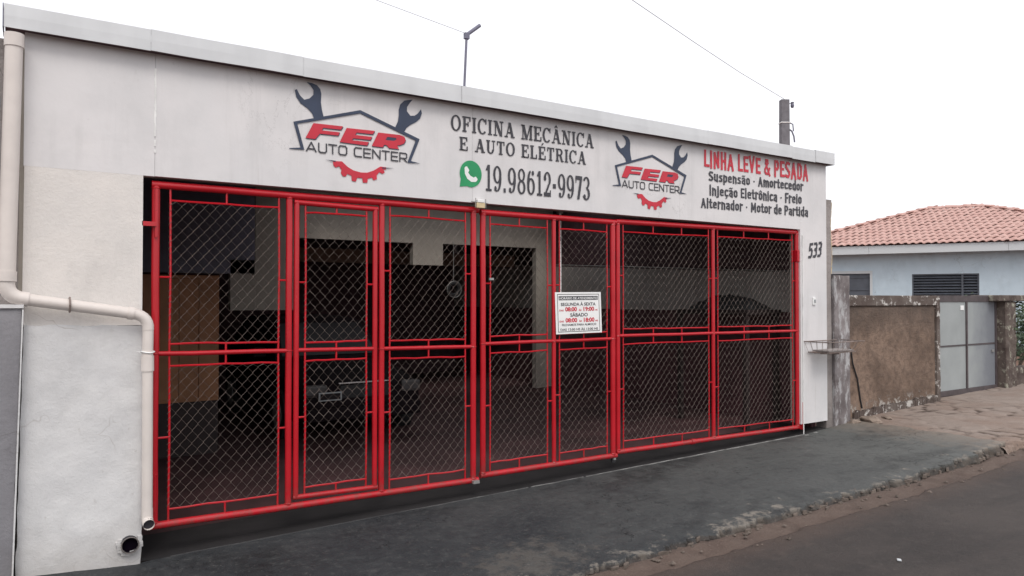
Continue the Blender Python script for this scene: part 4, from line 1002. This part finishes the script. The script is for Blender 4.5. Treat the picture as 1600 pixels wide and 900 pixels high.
for i in range(800):
    x = rs.uniform(1.2, 12.0)
    if rs.random() < .6: y = YK - .02 + rs.gauss(0, .05); 
    else: y = rs.uniform(-2.15, -1.75)
    if y > YK - .01: z = zwalk(x, y) - .004 - (.018 if y < YK+.1 else 0)
    elif y > YR: z = ip(x, ZR) - .012
    else: z = zroad(x, y)
    s_ = .003 + .018*rs.random()**5
    c = Vector((x, y, z+s_*.3)); vv = [c+Vector((rs.uniform(.6, 1)*s_*a, rs.uniform(.6, 1)*s_*b, 0)) for a, b in ((-1, -1), (1, -1), (1, 1), (-1, 1))] + [c+Vector((rs.uniform(-.3, .3)*s_, rs.uniform(-.3, .3)*s_, s_*rs.uniform(.5, 1)))]
    gv.add(vv, [(0, 1, 4), (1, 2, 4), (2, 3, 4), (3, 0, 4), (3, 2, 1, 0)])
for i in range(46):
    x = rs.uniform(1.5, 9.5); ye = YK + kerb_off(x); sx_, sy_, sz_ = rs.uniform(.015, .06), rs.uniform(.010, .022), rs.uniform(.003, .011)
    a_ = rs.uniform(-.5, .5); zc = ip(x, ZK)*.45 + ip(x, ZR)*.55 - .012 + rs.uniform(0, .012); n = 7
    ring1 = [(math.cos(2*math.pi*k/n)*sx_*rs.uniform(.7, 1.1), math.sin(2*math.pi*k/n)*sy_*rs.uniform(.7, 1.1)) for k in range(n)]
    rt2 = lambda p, s: (x+s*(p[0]*math.cos(a_)-p[1]*math.sin(a_)), ye-.005-rs.random()*.002+s*(p[0]*math.sin(a_)+p[1]*math.cos(a_)))
    yo = rs.uniform(-.04, .01)
    gv.add([(rt2(p, 1)[0], rt2(p, 1)[1]+yo, zc-.02) for p in ring1] + [(rt2(p, .85)[0], rt2(p, .85)[1]+yo, zc+sz_*rs.uniform(.6, 1.1)) for p in ring1],
           [(k, (k+1) % n, (k+1) % n+n, k+n) for k in range(n)] + [tuple(range(n, 2*n))])
o = gv.build('gravel', 'crumb', None, kind='stuff'); o['label'] = 'crumbs of broken concrete along the kerb'
lt = MB(); lt.box(-.022, .022, -.012, .012, 0, .008); o = lt.build('litter', 'fascia', None, bevel=.002); o.location = (4.07, -2.83, zroad(4.07, -2.83)+.004); o.rotation_euler = (0, .1, .6)
tag(o, 'small white scrap of litter lying on the road', 'litter')

# ------------------------------------------------------------------ wire basket on the wall
bs = thing('wire_basket', 'rusty wire rubbish basket fixed to the wall right of the gates', 'basket', (7.40, -.02, .90))
wv = MB()
X0, X1, Y0, Y1, H = -.32, .40, -.32, .0, .13
def rect_loop(x0, x1, y0, y1, z, r=.005): wv.tube([(x0, y0, z), (x1, y0, z), (x1, y1, z), (x0, y1, z)], r, 6, closed=True)
rect_loop(X0, X1, Y0, Y1, H, .006)
wv.build('rim', 'rusty', bs); wv = MB()
rect_loop(X0+.08, X1-.06, Y0+.08, Y1, 0, .007)
wv.build('base_frame', 'rusty', bs); wv = MB()
for i in range(7):
    t = i/6; xa = X0+(X1-X0)*t; xb = X0+.08+(X1-X0-.14)*t; wv.tube([(xa, Y0, H), (xb, Y0+.08, 0), (xb, Y1, 0), (xa, Y1, H)], .0022, 4)
for i in range(5):
    t = i/4; ya = Y0+(Y1-Y0)*t; yb_ = Y0+.08+(Y1-Y0-.08)*t; wv.tube([(X0, ya, H), (X0+.08, yb_, 0), (X1-.06, yb_, 0), (X1, ya, H)], .0022, 4)
wv.build('wires', 'rusty', bs, kind='stuff')
MB().tube([(0, .0, -.02), (.02, -.24, -.01)], .014, 8).build('support_arm', 'rusty', bs)
lv = thing('litter_tray', 'grey board lying in the bottom of the wire basket', 'board', (7.43, -.17, .912))
MB().box(-.24, .26, -.10, .11, 0, .018).build('board', 'weath', lv, bevel=.004)

# ------------------------------------------------------------------ house beyond
H_ = thing('tiled_house', 'pale blue house with a red clay tile hipped roof behind the brown wall', 'house', (17.62, 6.53, 0), math.atan2(-3.8, 2.06))
def HP(mb, name, mat, parent=H_, **k): return mb.build(name, mat, parent, **k)
E0, E1, PD = -1.60, 7.7, 3.95      # eave from E0 to E1, ridge PD behind it
ZE, ZRg = 2.97, 4.27
WY = .45
# wall with openings, built as butted pieces
wins = [(-.5, .97, 2.31), (1.91, 3.42, 2.20)]
WB = 1.0
def wallp(a, b, z0, z1): HP(MB().box(a, b, WY, WY+.2, z0, z1), 'wall', 'blue')
wallp(-1.2, -.5, -.3, 2.80); wallp(-.5, .97, 2.31, 2.80); wallp(.97, 1.91, -.3, 2.80); wallp(1.91, 3.42, 2.20, 2.80); wallp(3.42, 7.3, -.3, 2.80)
wallp(-.5, .97, -.3, WB); wallp(1.91, 3.42, -.3, WB)
HP(MB().box(-1.2, -1.0, WY+.2, 7.4, -.3, 2.8), 'end_wall', 'blue'); HP(MB().box(7.1, 7.3, WY+.2, 7.4, -.3, 2.8), 'end_wall', 'blue')
for i, (a, b) in enumerate([(E0, 0.9), (.905, 4.0), (4.005, E1)]):
    HP(MB().box(a, b, 0, .05, 2.74, 2.955), 'fascia_board', 'fascia')
HP(MB().box(E0+.01, E1-.01, .05, WY+.2, 2.80, 2.82), 'soffit', 'fascia')
# window 1: lintel frame and dark sash
w1 = HP(MB().box(-.5, .905, WY+.05, WY+.08, WB, 2.24), 'window', 'shutter')
HP(MB().box(-.5, .97, WY-.03, WY+.06, 2.242, 2.31), 'window_frame', 'fascia', w1); HP(MB().box(.907, .97, WY-.03, WY+.06, WB, 2.240), 'window_frame', 'fascia', w1)
for k in range(3): HP(MB().box(-.48, .90, WY+.03, WY+.049, 2.12-k*.34, 2.15-k*.34), 'glazing_bar', 'shutter', w1)
w2 = HP(MB().box(1.91, 3.42, WY+.14, WY+.16, WB, 2.20), 'window', 'glass')
for a, b in ((1.91, 1.945), (3.03, 3.075), (3.385, 3.42)): HP(MB().box(a, b, WY+.02, WY+.10, WB, 2.165), 'window_frame', 'shutter', w2)
HP(MB().box(1.91, 3.42, WY+.02, WY+.10, 2.167, 2.20), 'window_frame', 'shutter', w2)
for k in range(15):
    z = 2.10-k*.073
    for a, b in ((1.947, 3.028), (3.077, 3.383)):
        HP(MB().add([(a, WY+.03, z), (b, WY+.03, z), (b, WY+.03, z+.012), (a, WY+.03, z+.012), (a, WY+.10, z+.045), (b, WY+.10, z+.045), (b, WY+.10, z+.057), (a, WY+.10, z+.057)],
           [(0,1,2,3),(4,7,6,5),(0,4,5,1),(3,2,6,7),(0,3,7,4),(1,5,6,2)]), 'louvre_slat', 'shutter', w2)
# roof deck (hipped) and tiles
dk = MB(); dz = -.05
YB = 7.9
dk.add([(E0, 0, ZE+dz), (E1, 0, ZE+dz), (E1-PD, PD, ZRg+dz), (E0+PD, PD, ZRg+dz), (E0, YB, ZE+dz), (E1, YB, ZE+dz)], [(0, 1, 2, 3), (1, 5, 2), (5, 4, 3, 2), (4, 0, 3), (0, 4, 5, 1)])
HP(dk, 'roof', 'tile')
def tile_mesh():
    b = MB(); n = 6; Lr = .37; wd = .18
    prof = [(-wd*.52, .012), (-wd*.30, -.004), (-wd*.10, .010), (wd*.08, .028), (wd*.28, .034), (wd*.50, .014)]
    for y, dz_ in ((-.03, .022), (Lr*.55, .012), (Lr, .0)):
        for x, z in prof: b.v.append((x, y, z+dz_))
    for r in range(2):
        for i in range(5): b.f.append((r*6+i, r*6+i+1, (r+1)*6+i+1, (r+1)*6+i))
    k = len(b.v)
    for x, z in prof: b.v.append((x, -.03, z+.012))
    for i in range(5): b.f.append((k+i, k+i+1, i+1, i))
    me = bpy.data.meshes.new('roof_tile'); me.from_pydata(b.v, [], b.f); me.materials.append(M['tile'])
    for p in me.polygons: p.use_smooth = True
    return me
tm = tile_mesh()
slope = math.atan2(ZRg-ZE, PD); sl_len = math.hypot(PD, ZRg-ZE)
tiles = []; rowstep = .34
nrow = int(sl_len/rowstep)+1
for r in range(nrow):
    s = r*rowstep; y = s*math.cos(slope); z = ZE + s*math.sin(slope)
    a, b = E0+y, E1-y; x = a+.1
    while x < b:
        tiles.append((x, y-.02, z+.0, r)); x += .17
vis = [t for t in tiles if -.4 + t[3]*.12 < t[0] < 4.6]; vis.sort(key=lambda t: (-(t[0]) * .0 + t[3], -t[0])); 
ind = set(id(t) for t in vis[:290])
rt_ = random.Random(4)
rest = MB()
for t in tiles:
    x, y, z, r = t; jz = rt_.uniform(-.006, .006); ja = rt_.uniform(-.02, .02)
    if id(t) in ind:
        o = bpy.data.objects.new('roof_tile', tm); COL.objects.link(o); o.parent = H_; o.location = (x, y, z+jz); o.rotation_euler = (slope, 0, ja)
    else:
        mt = Matrix.Translation((x, y, z+jz)) @ Matrix.Rotation(slope, 4, 'X')
        rest.add([mt @ v.co for v in tm.vertices], [tuple(p.vertices) for p in tm.polygons])
# right hip end and left hip end courses
for sgn, ex in ((1, E1), (-1, E0)):
    for r in range(nrow):
        s = r*rowstep; q = s*math.cos(slope); z = ZE+s*math.sin(slope); y = q+.1
        while y < YB-q:
            mt = Matrix.Translation((ex-sgn*q, y, z)) @ Matrix.Rotation(R(90)*sgn, 4, 'Z') @ Matrix.Rotation(slope, 4, 'X')
            rest.add([mt @ v.co for v in tm.vertices], [tuple(p.vertices) for p in tm.polygons]); y += .17
o = rest.build('tile_course', 'tile', H_, kind='stuff')
def ridge(p, q):
    p, q = Vector(p), Vector(q); d = (q-p); n = int(d.length/.36); b = MB()
    for i in range(n):
        a = p+d*(i/n); c = p+d*((i+1.08)/n); up = Vector((0, 0, .02)); sd_ = d.cross(Vector((0, 0, 1))).normalized()
        vs = []
        for base, rr in ((a, .115), (c, .095)):
            for k in range(6): t = math.pi*k/5; vs.append(base+sd_*rr*math.cos(t)+Vector((0, 0, rr*.75*math.sin(t)+(.02 if rr > .1 else .0))))
        b.add(vs, [(k, k+1, k+7, k+6) for k in range(5)] + [tuple(range(6))])
    return HP(b, 'ridge_tiles', 'tile', smooth=False)
ridge((E0, 0, ZE), (E0+PD, PD, ZRg)); ridge((E0+PD, PD, ZRg), (E1-PD, PD, ZRg)); ridge((E1, 0, ZE), (E1-PD, PD, ZRg))

# ------------------------------------------------------------------ poles and wires
up = thing('utility_pole', 'grey concrete utility pole rising behind the right end of the flashing', 'pole', (17.6, 8, -.2), R(-30))
MB().add([(-.15, -.12, 0), (.15, -.12, 0), (.15, .12, 0), (-.15, .12, 0), (-.115, -.09, 7.5), (.115, -.09, 7.5), (.115, .09, 7.5), (-.115, .09, 7.5)],
    [(0,3,2,1),(4,5,6,7),(0,1,5,4),(1,2,6,5),(2,3,7,6),(3,0,4,7)]).build('shaft', 'concrete', up)
MB().tube([(-.13, -.10, 6.83), (.13, -.10, 6.83), (.13, .10, 6.83), (-.13, .10, 6.83)], .016, 6, closed=True).build('band', 'seal', up)
MB().tube([(.13, 0, 6.85), (.25, 0, 6.80), (.27, 0, 6.60)], .018, 6).build('bracket', 'mast', up)
MB().tube([(.13, 0, 6.66), (.22, 0, 6.60), (.28, 0, 6.45), (.30, 0, 6.28)], .022, 6).build('lamp_arm', 'mast', up)
MB().tube([(.12, 0, 7.40), (.22, 0, 7.40)], .012, 6).build('insulator_pin', 'mast', up)
MB().tube([(.24, 0, 7.28), (.24, 0, 7.34), (.24, 0, 7.40), (.24, 0, 7.44)], [.035, .055, .04, .05], 8).build('insulator', 'mast', up)
def cable(name, pts, r, label):
    return tag(MB().tube(pts, r, 5).build(name, 'cable', None), label, 'cable')
cable('power_cable', [(17.6, 8.0, 7.33), (14.6, 7.1, 7.36), (12.12, 6.36, 7.45), (9.535, 5.626, 7.6), (5, 4.3, 7.95), (-6, 1.2, 9.2)], .007, 'thin overhead power cable running from the utility pole across the sky')
ms = thing('roof_mast', 'thin steel mast with a slanting bar standing on the workshop roof', 'mast', (2.985, 1, 3.30))
MB().tube([(0, 0, 0), (.045, 0, .91)], .013, 8).build('mast_pole', 'mast', ms, smooth=True)
MB().tube([(.03, 0, .90), (.20, 0, 1.04)], .019, 8).build('slanting_bar', 'mast', ms, smooth=True)
MB().box(.02, .07, -.02, .02, .87, .93).build('clamp', 'mast', ms)
cable('mast_cable', [(3.03, 1, 4.225), (1.98, .86, 4.29), (.6, .68, 4.42), (-5, -.05, 5.2)], .0025, 'faint thin cable running from the roof mast out of the top of the picture')
